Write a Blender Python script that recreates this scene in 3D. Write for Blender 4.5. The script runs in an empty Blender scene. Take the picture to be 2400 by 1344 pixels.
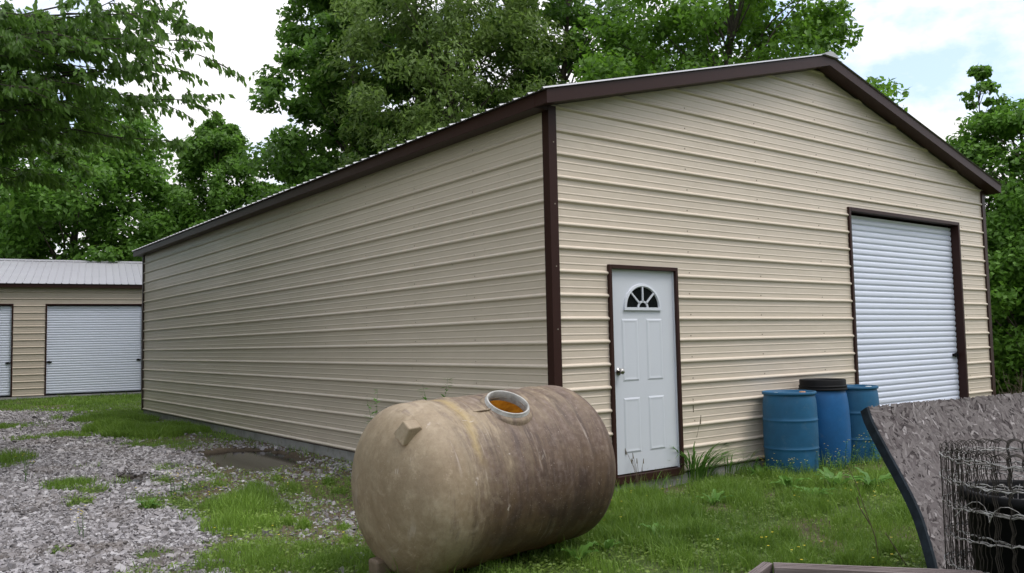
import bpy, math, random
import numpy as np
from mathutils import Vector, Matrix

random.seed(7)
scene = bpy.context.scene
COL = scene.collection
PI = math.pi
rad = math.radians

# ------------------------------------------------------------------ camera
CAM = np.array([-5.16106, -6.16269, 1.39070])
YAW, PITCH, ROLL, FPX = 0.6491, 0.0652, -0.0209, 1981.88
cF = np.array([math.sin(YAW)*math.cos(PITCH), math.cos(YAW)*math.cos(PITCH), math.sin(PITCH)])
_r = np.array([math.cos(YAW), -math.sin(YAW), 0.0]); _u = np.cross(_r, cF)
cR = math.cos(ROLL)*_r + math.sin(ROLL)*_u
cU = -math.sin(ROLL)*_r + math.cos(ROLL)*_u
cam_d = bpy.data.cameras.new('camera'); cam = bpy.data.objects.new('camera', cam_d); COL.objects.link(cam)
cam_d.sensor_width = 36; cam_d.lens = FPX/2400*36; cam_d.clip_start = 0.05; cam_d.clip_end = 2000
cam.matrix_world = Matrix(((cR[0], cU[0], -cF[0], CAM[0]), (cR[1], cU[1], -cF[1], CAM[1]), (cR[2], cU[2], -cF[2], CAM[2]), (0, 0, 0, 1)))
scene.camera = cam

def ray(x, y): return cF + cR*(x-1200)/FPX - cU*(y-672)/FPX
def at(x, y, d): return CAM + d*ray(x, y)            # a measured photo point at a surveyed distance
GZ = -0.16
def onground(x, y, z=GZ):
    d = ray(x, y); return CAM + d*((z-CAM[2])/d[2])

# ------------------------------------------------------------------ helpers
def tag(o, label=None, cat=None, group=None, kind=None):
    if label: o['label'] = label
    if cat: o['category'] = cat
    if group: o['group'] = group
    if kind: o['kind'] = kind
    return o

def empty(name, loc, label, cat, group=None, rz=0.0):
    o = bpy.data.objects.new(name, None); COL.objects.link(o)
    o.location = loc; o.rotation_euler = (0, 0, rz); o.empty_display_size = 0.1
    return tag(o, label, cat, group)

class MB:
    def __init__(s): s.v = []; s.f = []; s.m = []; s.sm = []
    def add(s, vs, fs, mat=0, smooth=False):
        b = len(s.v); s.v += [tuple(float(c) for c in v) for v in vs]
        for f in fs: s.f.append(tuple(b+i for i in f)); s.m.append(mat); s.sm.append(smooth)
    def box(s, x0, x1, y0, y1, z0, z1, mat=0):
        v = [(x, y, z) for z in (z0, z1) for y in (y0, y1) for x in (x0, x1)]
        s.add(v, [(0, 2, 3, 1), (4, 5, 7, 6), (0, 1, 5, 4), (2, 6, 7, 3), (0, 4, 6, 2), (1, 3, 7, 5)], mat)
    def prism(s, poly, a, b, mat=0, smooth=False, caps=True):
        """poly: list of 3d points, extruded from offset a to offset b (vectors)"""
        n = len(poly); A = [Vector(p)+Vector(a) for p in poly]; B = [Vector(p)+Vector(b) for p in poly]
        fs = [(i, (i+1) % n, n+(i+1) % n, n+i) for i in range(n)]
        s.add(A+B, fs, mat, smooth)
        if caps: s.add(A, [tuple(range(n-1, -1, -1))], mat); s.add(B, [tuple(range(n))], mat)
    def tube(s, pts, r, n=8, mat=0, caps=True, smooth=True):
        pts = [Vector(p) for p in pts]; k = len(pts)
        rs = r if hasattr(r, '__len__') else [r]*k
        ring = []; t0 = (pts[1]-pts[0]).normalized()
        nrm = t0.orthogonal().normalized()
        for i, p in enumerate(pts):
            t = (pts[min(i+1, k-1)]-pts[max(i-1, 0)])
            t = t.normalized() if t.length > 1e-9 else t0
            nrm = (nrm - t*nrm.dot(t)); nrm = nrm.normalized() if nrm.length > 1e-6 else t.orthogonal().normalized()
            bn = t.cross(nrm)
            ring += [p+(nrm*math.cos(2*PI*j/n)+bn*math.sin(2*PI*j/n))*rs[i] for j in range(n)]
        fs = [(i*n+j, i*n+(j+1) % n, (i+1)*n+(j+1) % n, (i+1)*n+j) for i in range(k-1) for j in range(n)]
        s.add(ring, fs, mat, smooth)
        if caps:
            s.add(ring[:n], [tuple(range(n-1, -1, -1))], mat); s.add(ring[-n:], [tuple(range(n))], mat)
    def lathe(s, prof, n=48, mat=0, smooth=True, c=(0, 0, 0)):
        vs = [(c[0]+r*math.cos(2*PI*j/n), c[1]+r*math.sin(2*PI*j/n), c[2]+z) for r, z in prof for j in range(n)]
        fs = [(i*n+j, i*n+(j+1) % n, (i+1)*n+(j+1) % n, (i+1)*n+j) for i in range(len(prof)-1) for j in range(n)]
        s.add(vs, fs, mat, smooth)
    def build(s, name, mats, parent=None, loc=None, sharp=None, bevel=0):
        me = bpy.data.meshes.new(name); me.from_pydata(s.v, [], s.f); me.update()
        for m in (mats if isinstance(mats, (list, tuple)) else [mats]): me.materials.append(m)
        me.polygons.foreach_set('material_index', s.m); me.polygons.foreach_set('use_smooth', s.sm)
        o = bpy.data.objects.new(name, me); COL.objects.link(o)
        if parent: o.parent = parent
        if loc is not None: o.location = loc
        if bevel:
            b = o.modifiers.new('bevel', 'BEVEL'); b.width = bevel; b.segments = 2; b.limit_method = 'ANGLE'
        return o

def np_mesh(name, V, F, mat, parent=None, tint=None, smooth=False):
    """V (n,3), F (m,k) all faces of the same size; tint per vertex"""
    me = bpy.data.meshes.new(name); k = F.shape[1]
    me.vertices.add(len(V)); me.vertices.foreach_set('co', np.ascontiguousarray(V, np.float32).ravel())
    me.loops.add(F.size); me.loops.foreach_set('vertex_index', np.ascontiguousarray(F, np.int32).ravel())
    me.polygons.add(len(F)); me.polygons.foreach_set('loop_start', np.arange(0, F.size, k, dtype=np.int32))
    me.polygons.foreach_set('use_smooth', np.full(len(F), smooth))
    if tint is not None:
        a = me.attributes.new('tint', 'FLOAT', 'POINT'); a.data.foreach_set('value', np.ascontiguousarray(tint, np.float32))
    me.update(calc_edges=True); me.validate(); me.materials.append(mat)
    o = bpy.data.objects.new(name, me); COL.objects.link(o)
    if parent: o.parent = parent
    return o

# ------------------------------------------------------------------ materials
class N:
    def __init__(s, name):
        s.m = bpy.data.materials.new(name); s.m.use_nodes = True; s.t = s.m.node_tree
        for n in list(s.t.nodes): s.t.nodes.remove(n)
        s.out = s.t.nodes.new('ShaderNodeOutputMaterial')
    def n(s, typ, **kw):
        nd = s.t.nodes.new('ShaderNode'+typ)
        for k, v in kw.items():
            if k.startswith('i_'):
                key = k[2:].replace('_', ' '); key = int(key) if key.isdigit() else key
                s.set(nd.inputs[key], v)
            else: setattr(nd, k, v)
        return nd
    def set(s, sock, v):
        if isinstance(v, bpy.types.NodeSocket): s.t.links.new(v, sock)
        elif isinstance(v, tuple) and len(v) == 3 and sock.type == 'RGBA': sock.default_value = (*v, 1)
        else: sock.default_value = v
    def noise(s, scale, detail=4, rough=.55, vec=None, dist=0):
        nd = s.n('TexNoise'); nd.inputs['Scale'].default_value = scale; nd.inputs['Detail'].default_value = detail
        nd.inputs['Roughness'].default_value = rough; nd.inputs['Distortion'].default_value = dist
        if vec is not None: s.t.links.new(vec, nd.inputs['Vector'])
        return nd.outputs['Fac']
    def ramp(s, fac, stops):
        nd = s.n('ValToRGB'); s.t.links.new(fac, nd.inputs[0]); e = nd.color_ramp.elements
        while len(e) < len(stops): e.new(0.5)
        for el, (p, c) in zip(e, stops):
            el.position = p; el.color = (*c, 1) if isinstance(c, tuple) else (c, c, c, 1)
        return nd.outputs[0]
    def mix(s, fac, a, b, blend='MIX'):
        nd = s.n('Mix', data_type='RGBA', blend_type=blend)
        s.set(nd.inputs[0], fac); s.set(nd.inputs[6], a); s.set(nd.inputs[7], b)
        return nd.outputs[2]
    def math(s, op, a, b=0.0, clamp=False):
        nd = s.n('Math', operation=op, use_clamp=clamp); s.set(nd.inputs[0], a); s.set(nd.inputs[1], b); return nd.outputs[0]
    def obj(s, scale=(1, 1, 1), rot=(0, 0, 0), geo=False):
        src = s.n('NewGeometry').outputs['Position'] if geo else s.n('TexCoord').outputs['Object']
        mp = s.n('Mapping'); mp.inputs['Scale'].default_value = scale; mp.inputs['Rotation'].default_value = rot
        s.t.links.new(src, mp.inputs[0]); return mp.outputs[0]
    def bump(s, h, strength=.3, dist=.01):
        nd = s.n('Bump'); nd.inputs['Strength'].default_value = strength; nd.inputs['Distance'].default_value = dist
        s.t.links.new(h, nd.inputs['Height']); return nd.outputs[0]
    def pbr(s, col, rough=.5, metal=0, bump=None, spec=.5):
        p = s.n('BsdfPrincipled'); s.set(p.inputs['Base Color'], col); s.set(p.inputs['Roughness'], rough)
        s.set(p.inputs['Metallic'], metal); p.inputs['Specular IOR Level'].default_value = spec
        if bump is not None: s.t.links.new(bump, p.inputs['Normal'])
        s.t.links.new(p.outputs[0], s.out.inputs[0]); return p

def painted(name, col, rough=.35, var=.06, scale=1.2, spec=.5, dirt=None, oil=False):
    k = N(name); v = k.obj(geo=True)
    f = k.noise(scale, 5, .6, v); g = k.noise(scale*14, 3, .6, v)
    c1 = tuple(c*(1-var) for c in col); c2 = tuple(min(1, c*(1+var)) for c in col)
    c = k.ramp(k.math('ADD', k.math('MULTIPLY', f, .75), k.math('MULTIPLY', g, .25)), [(.3, c1), (.7, c2)])
    if dirt:
        d = k.ramp(k.noise(.55, 6, .65, k.obj((1, .35, 1), geo=True)), [(.45, 0.0), (.75, 1.0)])
        c = k.mix(k.math('MULTIPLY', d, dirt[1]), c, dirt[0])
    r = k.math('ADD', k.math('MULTIPLY', g, .15), rough-.07)
    bp = k.bump(k.noise(1.6, 3, .5, k.obj((1, 1, 2.2), geo=True)), .22, .05) if oil else None     # slight waviness of thin sheet
    k.pbr(c, r, spec=spec, bump=bp); return k.m

M = {}
M['siding'] = painted('beige_siding_paint', (.565, .488, .400), .34, .04, .8, oil=True)
M['siding_side'] = painted('beige_siding_paint_weathered', (.56, .485, .40), .30, .05, .8, dirt=((.36, .32, .24), .30), oil=True)
M['siding_pale'] = painted('beige_siding_far', (.50, .432, .358), .4, .04, .8)
M['trim'] = painted('brown_trim_paint', (.031, .0125, .010), .42, .12, 2, .20)
M['roof'] = painted('silver_roof_steel', (.38, .38, .41), .4, .06, 1.5)
M['white'] = painted('white_door_paint', (.56, .585, .635), .42, .02, 2)
M['roller'] = painted('white_roller_paint', (.61, .65, .76), .36, .025, 1)
M['black'] = painted('black_plastic', (.006, .006, .007), .6, .2, 6, .15)
M['dark_hole'] = painted('dark_interior', (.02, .02, .022), .8, .1)
M['chrome'] = N('brushed_nickel'); M['chrome'].pbr((.45, .43, .40), .28, 1.0); M['chrome'] = M['chrome'].m

def m_glass():
    k = N('dark_window_glass'); k.pbr((.006, .007, .008), .08, spec=.22); return k.m
M['glass'] = m_glass()
def m_concrete():
    k = N('concrete'); v = k.obj(geo=True); f = k.noise(3, 7, .65, v); g = k.noise(60, 3, .6, v)
    c = k.ramp(f, [(.25, (.17, .17, .165)), (.5, (.29, .29, .285)), (.8, (.38, .37, .35))])
    c = k.mix(k.ramp(k.noise(9, 4, .6, v), [(.55, 0.0), (.7, .6)]), c, (.16, .135, .095))
    k.pbr(c, .85, bump=k.bump(g, .35, .006)); return k.m
M['concrete'] = m_concrete()
def m_bark(name, a, b):
    k = N(name); v = k.obj((6, 6, 1.2), geo=True); f = k.noise(3, 6, .7, v)
    k.pbr(k.ramp(f, [(.3, a), (.7, b)]), .9, bump=k.bump(f, .6, .03)); return k.m
M['bark'] = m_bark('bark', (.035, .028, .02), (.12, .10, .075))
M['twig'] = m_bark('twig_bark', (.03, .024, .018), (.08, .065, .05))

def m_leaf(name, dark, light, trans=.46, tcol=None, rough=.5):
    k = N(name); at_ = k.n('Attribute', attribute_name='tint')
    n = k.noise(.9, 3, .6, k.obj(geo=True))
    f = k.math('ADD', k.math('MULTIPLY', at_.outputs['Fac'], .7), k.math('MULTIPLY', n, .3))
    c = k.ramp(f, [(.12, dark), (.62, light), (.92, tuple(min(1, x*1.75) for x in light))])
    p = k.n('BsdfPrincipled'); k.set(p.inputs['Base Color'], c); p.inputs['Roughness'].default_value = rough
    p.inputs['Specular IOR Level'].default_value = .35
    t = k.n('BsdfTranslucent'); k.set(t.inputs[0], k.mix(.5, c, tcol or tuple(x*1.6 for x in light)))
    mx = k.n('MixShader'); mx.inputs[0].default_value = trans
    k.t.links.new(p.outputs[0], mx.inputs[1]); k.t.links.new(t.outputs[0], mx.inputs[2]); k.t.links.new(mx.outputs[0], k.out.inputs[0])
    return k.m
M['leaf_gum'] = m_leaf('sweetgum_leaf', (.030, .074, .010), (.110, .225, .030))
M['leaf_oak'] = m_leaf('willow_oak_leaf', (.040, .076, .013), (.145, .228, .045))
M['leaf_maple'] = m_leaf('maple_leaf', (.030, .076, .009), (.125, .255, .024))
M['leaf_near'] = m_leaf('cherry_leaf', (.032, .074, .012), (.115, .225, .032))
M['leaf_bush'] = m_leaf('thicket_leaf', (.030, .078, .010), (.115, .240, .030))
M['grass'] = m_leaf('grass_blade', (.068, .135, .018), (.175, .285, .042), .35)
M['clover'] = m_leaf('ground_cover_leaf', (.070, .125, .020), (.180, .255, .050), .35)
M['weed'] = m_leaf('weed_leaf', (.045, .12, .020), (.11, .235, .042), .3)
M['straw'] = m_leaf('dry_stem', (.12, .095, .06), (.24, .19, .12), .1)
M['flower'] = m_leaf('yellow_petal', (.55, .42, .03), (.75, .60, .05), .2)

# ------------------------------------------------------------------ world + sun
SUN_EL, SUN_AZ = rad(62), rad(150)       # azimuth clockwise from +y (north)
w = bpy.data.worlds.new('World'); scene.world = w; w.use_nodes = True; wt = w.node_tree
for n in list(wt.nodes): wt.nodes.remove(n)
sky = wt.nodes.new('ShaderNodeTexSky'); sky.sky_type = 'NISHITA'; sky.sun_disc = False
sky.sun_elevation = SUN_EL; sky.sun_rotation = SUN_AZ; sky.air_density = 1.0; sky.dust_density = 1.0; sky.ozone_density = 2.0
tc = wt.nodes.new('ShaderNodeTexCoord'); mp = wt.nodes.new('ShaderNodeMapping'); mp.inputs['Scale'].default_value = (1, 1, 1.7)
mp.inputs['Location'].default_value = (.35, .1, 0)
wt.links.new(tc.outputs['Generated'], mp.inputs[0])
nz = wt.nodes.new('ShaderNodeTexNoise'); nz.inputs['Scale'].default_value = 5.5; nz.inputs['Detail'].default_value = 7; nz.inputs['Roughness'].default_value = .55
wt.links.new(mp.outputs[0], nz.inputs[0])
rp = wt.nodes.new('ShaderNodeValToRGB'); rp.color_ramp.elements[0].position = .38; rp.color_ramp.elements[0].color = (.24, .24, .24, 1)
rp.color_ramp.elements[1].position = .52; rp.color_ramp.elements[1].color = (1, 1, 1, 1)
wt.links.new(nz.outputs[0], rp.inputs[0])
mx = wt.nodes.new('ShaderNodeMix'); mx.data_type = 'RGBA'
wt.links.new(rp.outputs[0], mx.inputs[0]); sb2 = wt.nodes.new('ShaderNodeVectorMath'); sb2.operation = 'SCALE'; sb2.inputs['Scale'].default_value = 2.2; wt.links.new(sky.outputs[0], sb2.inputs[0]); wt.links.new(sb2.outputs[0], mx.inputs[6]); mx.inputs[7].default_value = (10.6, 10.5, 10.6, 1)
bg = wt.nodes.new('ShaderNodeBackground'); bg.inputs[1].default_value = .105
sx = wt.nodes.new('ShaderNodeSeparateXYZ'); wt.links.new(tc.outputs['Generated'], sx.inputs[0])
mr = wt.nodes.new('ShaderNodeMapRange'); mr.inputs[1].default_value = 0; mr.inputs[2].default_value = 1; mr.inputs[3].default_value = .94; mr.inputs[4].default_value = 1.75
wt.links.new(sx.outputs[2], mr.inputs[0])          # overcast sky: the zenith is brighter than the horizon
vm = wt.nodes.new('ShaderNodeVectorMath'); vm.operation = 'SCALE'; wt.links.new(mx.outputs[2], vm.inputs[0]); wt.links.new(mr.outputs[0], vm.inputs['Scale'])
wt.links.new(vm.outputs[0], bg.inputs[0])
wo = wt.nodes.new('ShaderNodeOutputWorld'); wt.links.new(bg.outputs[0], wo.inputs[0])
sl = bpy.data.lights.new('sun', 'SUN'); sl.energy = 2.0; sl.angle = rad(22); sl.color = (1, .96, .90)
so = bpy.data.objects.new('sun', sl); COL.objects.link(so)
sd = Vector((math.sin(SUN_AZ)*math.cos(SUN_EL), math.cos(SUN_AZ)*math.cos(SUN_EL), math.sin(SUN_EL)))
so.rotation_euler = (-sd).to_track_quat('-Z', 'Y').to_euler()
scene.view_settings.view_transform = 'Standard'; scene.view_settings.look = 'None'; scene.view_settings.exposure = 0.0
scene.view_settings.gamma = 1.0
cy = scene.cycles; cy.max_bounces = 6; cy.diffuse_bounces = 3; cy.transparent_max_bounces = 4

# ------------------------------------------------------------------ ground
def vnoise(x, y, s, seed=0):
    """cheap smooth value noise on arrays"""
    x = np.asarray(x)*s; y = np.asarray(y)*s
    xi = np.floor(x).astype(np.int64); yi = np.floor(y).astype(np.int64); fx = x-xi; fy = y-yi
    fx = fx*fx*(3-2*fx); fy = fy*fy*(3-2*fy)
    def h(a, b):
        n = (a*374761393+b*668265263+seed*1442695) & 0x7fffffff
        n = ((n ^ (n >> 13))*1274126177) & 0x7fffffff
        return ((n ^ (n >> 16)) & 0xffff)/65535.0
    return (h(xi, yi)*(1-fx)+h(xi+1, yi)*fx)*(1-fy)+(h(xi, yi+1)*(1-fx)+h(xi+1, yi+1)*fx)*fy
def fbm(x, y, s, seed=0):
    return (vnoise(x, y, s, seed)*.55+vnoise(x, y, s*2.1, seed+1)*.28+vnoise(x, y, s*4.3, seed+2)*.17)
def polyd(P, x, y):
    """signed distance to polygon, positive inside"""
    x = np.asarray(x, float); y = np.asarray(y, float); ins = np.zeros(x.shape, bool); d = np.full(x.shape, 1e9); n = len(P)
    for i in range(n):
        (x0, y0), (x1, y1) = P[i], P[(i+1) % n]
        c = ((y0 > y) != (y1 > y)) & (x < (x1-x0)*(y-y0)/((y1-y0) or 1e-9)+x0); ins ^= c
        ex, ey = x1-x0, y1-y0; t = np.clip(((x-x0)*ex+(y-y0)*ey)/(ex*ex+ey*ey+1e-12), 0, 1)
        d = np.minimum(d, np.hypot(x-x0-t*ex, y-y0-t*ey))
    return np.where(ins, d, -d)
def gp(l, z=GZ): return [tuple(onground(a, b, z)[:2]) for a, b in l]
GRAVEL = gp([(-400, 966), (60, 965), (190, 972), (235, 1010), (290, 1050), (400, 1056), (465, 1062), (470, 1090), (450, 1125), (385, 1165), (430, 1190), (475, 1215), (480, 1260), (512, 1300), (530, 1420), (-700, 1420)])
PUD = [gp(l, -.19) for l in ([(470, 1064), (560, 1056), (640, 1056), (705, 1078), (690, 1100), (600, 1108), (520, 1100)],
                             [(285, 1117), (350, 1112), (365, 1126), (330, 1138), (282, 1132)])]
DIRT = gp([(430, 1048), (560, 1030), (700, 1060), (850, 1110), (900, 1250), (780, 1235), (640, 1190), (480, 1130)])
BLOB = [(onground(px, py)[:2], r) for px, py, r in ((150, 1022, .45), (205, 1022, .25), (160, 1140, .38), (215, 1155, .3), (10, 1085, .5), (15, 1000, .8), (135, 1290, .14), (360, 1300, .16), (60, 1030, .4), (180, 1178, .2), (420, 1100, .35), (395, 1130, .3), (460, 1150, .4))]
def masks(x, y):
    """gravel, dirt, puddle, grass weights in world space"""
    nz_ = fbm(x, y, 1.7, 3)-.5; nf = fbm(x, y, 6, 9)-.5
    d = polyd(GRAVEL, x, y)
    scale = np.clip((y+4)/8, .5, 2.5)
    g = np.clip((d/scale+nz_*1.0+nf*.5)/.25+.5, 0, 1)
    b = np.zeros_like(g)
    for (c, r) in BLOB:
        b = np.maximum(b, np.clip((r*.82-np.hypot(x-c[0], (y-c[1])*.6)+nf*r*1.6)/(r*.5), 0, 1))
    b = np.maximum(b, np.clip((fbm(x, y, 1.1, 21)-.74)/.06, 0, 1)*.8)
    # packed sand and gravel strip by the slab
    strip = np.clip((x+.75+nz_*.5)/.2, 0, 1)*np.clip((.1-x)/.1, 0, 1)*np.clip((y-1.2)/.8, 0, 1)*np.clip((8.2-y)/.8, 0, 1)
    dr = np.clip((polyd(DIRT, x, y)+nz_*.8)/.25+.5, 0, 1)
    fr = np.clip((y+.42+nz_*.3)/.12, 0, 1)*np.clip((-y)/.05, 0, 1)*np.clip((x+.3)/.3, 0, 1)*np.clip((2.0-x)/.3, 0, 1)
    dr = np.maximum(np.maximum(dr, strip), fr*.9)
    dr = np.maximum(dr, np.clip((fbm(x, y, .9, 33)-.56)/.10, 0, 1)*.6)
    verge = np.clip((y+1.6)/.8, 0, 1)*np.clip((9-y)/2, 0, 1)*np.clip((x+3)/.5, 0, 1)
    dr = np.maximum(dr, verge*np.clip((fbm(x, y, 1.9, 37)-.40)/.14, 0, 1)*.85)
    pu = np.zeros_like(g)
    for P in PUD: pu = np.maximum(pu, np.clip((polyd(P, x, y)+nf*.42+nz_*.2)/.16+.5, 0, 1))
    g = g*(1-b); return g, dr*(1-g), pu, b
def gheight(x, y):
    g, d, p, b = masks(x, y)
    near = np.exp(-(np.hypot(x, y-4)/45)**2)
    return GZ+near*((fbm(x, y, .7, 5)-.5)*.05+(fbm(x, y, 5, 6)-.5)*.02)-p*.06
def axis_lines(lo, hi, step, far):
    a = list(np.arange(lo, hi+1e-6, step)); s = step; x = hi
    while x < far: s *= 1.35; x += s; a.append(x)
    s = step; x = lo
    while x > -far: s *= 1.35; x -= s; a.insert(0, x)
    return np.array(a)
gx = axis_lines(-5.5, 7, .09, 500); gy = axis_lines(-4.5, 28, .11, 500)
GX, GY = np.meshgrid(gx, gy); fx, fy = GX.ravel(), GY.ravel()
gm, dm, pm, bm_ = masks(fx, fy); gz = gheight(fx, fy)
V = np.stack([fx, fy, gz], 1); nx_, ny_ = len(gx), len(gy)
idx = np.arange(nx_*ny_).reshape(ny_, nx_)
Fq = np.stack([idx[:-1, :-1], idx[:-1, 1:], idx[1:, 1:], idx[1:, :-1]], -1).reshape(-1, 4)
def m_ground():
    k = N('ground_soil'); v = k.obj(geo=True)
    ag = k.n('Attribute', attribute_name='tint').outputs['Fac']; ad = k.n('Attribute', attribute_name='dirt').outputs['Fac']; ap = k.n('Attribute', attribute_name='wet').outputs['Fac']
    f1 = k.noise(2.2, 6, .65, v); f2 = k.noise(30, 4, .6, v); f3 = k.noise(110, 2, .6, v)
    grass = k.ramp(k.math('ADD', k.math('MULTIPLY', f1, .5), k.math('MULTIPLY', f2, .5)), [(.3, (.034, .050, .014)), (.52, (.062, .092, .024)), (.75, (.095, .10, .038))])
    dirt = k.ramp(k.math('ADD', k.math('MULTIPLY', f1, .5), k.math('MULTIPLY', f2, .5)), [(.3, (.045, .034, .022)), (.55, (.105, .080, .053)), (.75, (.21, .175, .125))])
    vo = k.n('TexVoronoi'); vo.inputs['Scale'].default_value = 34; k.t.links.new(v, vo.inputs['Vector'])
    bw = k.n('RGBToBW'); k.t.links.new(vo.outputs['Color'], bw.inputs[0])
    stone = k.ramp(bw.outputs[0], [(.1, (.045, .040, .038)), (.5, (.10, .092, .092)), (.9, (.19, .175, .178))])
    stone = k.mix(k.ramp(f1, [(.5, 0.0), (.75, .45)]), stone, (.085, .066, .046))
    c = k.mix(k.ramp(k.math('ADD', ag, k.math('MULTIPLY', k.math('SUBTRACT', f2, .5), .7)), [(.4, 0.0), (.6, 1.0)]), grass, stone)
    c = k.mix(k.ramp(k.math('ADD', ad, k.math('MULTIPLY', k.math('SUBTRACT', f2, .5), .7)), [(.35, 0.0), (.65, 1.0)]), c, dirt)
    c = k.mix(ap, c, (.035, .026, .017))
    h = k.math('ADD', k.math('MULTIPLY', vo.outputs['Distance'], k.math('MULTIPLY', ag, -1.0)), k.math('MULTIPLY', f3, .4))
    k.pbr(c, .9, bump=k.bump(h, .6, .03), spec=.25); return k.m
ground = np_mesh('ground', V, Fq, m_ground(), tint=gm, smooth=True)
for nm, arr in (('dirt', dm), ('wet', np.clip(pm*1.2, 0, 1))):
    a = ground.data.attributes.new(nm, 'FLOAT', 'POINT'); a.data.foreach_set('value', arr.astype(np.float32))
tag(ground, kind='structure')

def m_water():
    k = N('muddy_water'); v = k.obj(geo=True)
    c = k.ramp(k.noise(5, 3, .6, v), [(.3, (.012, .009, .005)), (.7, (.026, .019, .012))])
    k.pbr(c, .09, bump=k.bump(k.noise(14, 2, .5, v), .025, .01), spec=.55); return k.m
wm = MB()
for P in PUD:
    c = np.mean(P, 0); Q = [c+(np.array(p)-c)*1.25 for p in P]
    wm.add([(q[0], q[1], GZ-.038) for q in Q], [tuple(range(len(Q)))])
wo_ = wm.build('puddle_water', m_water()); tag(wo_, kind='structure')

# ------------------------------------------------------------------ steel buildings
RIB = .2286
def rib_profile(n, z0=0.0, top=None):
    """(z, out) points of a vertical sheet with horizontal ribs, major every 9 in and two pencil ribs between"""
    pts = []
    for k in range(n+1):
        z = z0+k*RIB
        pts += [(z-.024, 0), (z-.010, .0195), (z-.005, .0225), (z+.005, .0225), (z+.010, .0195), (z+.024, 0)]
        if k < n:
            for q in (RIB/3, RIB*2/3):
                pts += [(z+q-.010, 0), (z+q-.004, .0030), (z+q+.004, .0030), (z+q+.010, 0)]
    return pts
BASEZ = -.034
def clip_profile(pts, lo, hi):
    out = []
    def lerp(a, b, z): t = (z-a[0])/(b[0]-a[0]); return (z, a[1]+t*(b[1]-a[1]))
    for a, b in zip(pts[:-1], pts[1:]):
        if b[0] <= lo or a[0] >= hi: continue
        p = a if a[0] >= lo else lerp(a, b, lo); q = b if b[0] <= hi else lerp(a, b, hi)
        if not out or abs(out[-1][0]-p[0]) > 1e-7: out.append(p)
        out.append(q)
    return out
def ribbed_wall(mb, prof, left, right, place, openings=(), smooth=True):
    """prof in z; left(z)/right(z) limits along the wall; openings (u0,u1,z0,z1); place(u, out, z) -> point"""
    zs = set()
    for (u0, u1, a, b) in openings: zs |= {a, b}
    p = []
    for a, b in zip(prof[:-1], prof[1:]):
        p.append(a)
        for z in sorted(zs):
            if a[0] < z < b[0]: p.append((z, a[1]+(z-a[0])/(b[0]-a[0])*(b[1]-a[1])))
    p.append(prof[-1])
    for a, b in zip(p[:-1], p[1:]):
        zm = (a[0]+b[0])/2
        cuts = sorted([(o[0], o[1]) for o in openings if o[2] <= zm <= o[3]])
        L0, R0, L1, R1 = left(a[0]), right(a[0]), left(b[0]), right(b[0])
        if min(R0-L0, R1-L1) < 0: continue
        spans = []; cl0, cl1 = L0, L1
        for (c0, c1) in cuts:
            spans.append((cl0, c0, cl1, c0)); cl0 = cl1 = c1
        spans.append((cl0, R0, cl1, R1))
        for (s0, e0, s1, e1) in spans:
            mb.add([place(s0, a[1], a[0]), place(e0, a[1], a[0]), place(e1, b[1], b[0]), place(s1, b[1], b[0])], [(0, 1, 2, 3)], 0, False)
def screws(mb, place, us, zs, mat=1):
    for u in us:
        for z in zs:
            uu = u+random.uniform(-.012, .012)
            c = [place(uu+.008*math.cos(t), .004, z+.006*math.sin(t)) for t in np.arange(6)*PI/3]
            d = [place(uu+.008*math.cos(t), 0, z+.008*math.sin(t)) for t in np.arange(6)*PI/3]
            mb.add(c+d, [(0, 1, 2, 3, 4, 5)]+[(i, i+6, (i+1) % 6+6, (i+1) % 6) for i in range(6)], mat)

M['screw'] = painted('screw_heads', (.24, .20, .16), .5, .1)

def corrugated(mb, x0, x1, z0, z1, ydeep, pitch=.0815, amp=.0125):
    """roll-up door curtain facing -y in local coordinates"""
    n = int((z1-z0)/pitch); pts = []
    for i in range(n+1):
        z = z0+i*pitch
        for q, o in ((0, 0), (.10, .08), (.24, .75), (.38, .97), (.55, 1), (.72, .97), (.86, .75), (.94, .15)):
            if z+q*pitch <= z1: pts.append((z+q*pitch, o*amp))
    for a, b in zip(pts[:-1], pts[1:]):
        mb.add([(x0, ydeep-a[1], a[0]), (x1, ydeep-a[1], a[0]), (x1, ydeep-b[1], b[0]), (x0, ydeep-b[1], b[0])], [(0, 1, 2, 3)], 0, True)

def roll_door(parent, x0, x1, ztop, latches, lz=1.05, recess=.10):
    """opening x0..x1 on the plane y=0 facing -y"""
    d = MB(); corrugated(d, x0-.0, x1+.0, .02, ztop-.02, recess)
    door = d.build('roll_up_door', M['roller'], parent)
    b = MB(); b.box(x0, x1, recess-.022, recess+.01, BASEZ+.01, .02); b.build('bottom_bar', M['black'], door)
    t = MB()
    # J-trim on the face and reveal returns
    t.box(x0-.045, x0+.002, -.032, recess+.03, BASEZ, ztop+.05)
    t.box(x1-.002, x1+.045, -.032, recess+.03, BASEZ, ztop+.05)
    t.box(x0+.002, x1-.002, -.0325, recess+.03, ztop, ztop+.0505)
    t.build('door_trim', M['trim'], door, bevel=.004)
    for s in latches:
        l = MB(); xx = x0+.012 if s < 0 else x1-.012-.15
        l.box(xx, xx+.15, recess-.034, recess-.012, lz-.022, lz+.022); l.box(xx+.03, xx+.09, recess-.046, recess-.034, lz-.034, lz+.034)
        l.box(xx+.1, xx+.118, recess-.052, recess-.034, lz-.05, lz+.012)
        l.build('latch', M['black'], door, bevel=.003)
    return door

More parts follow.
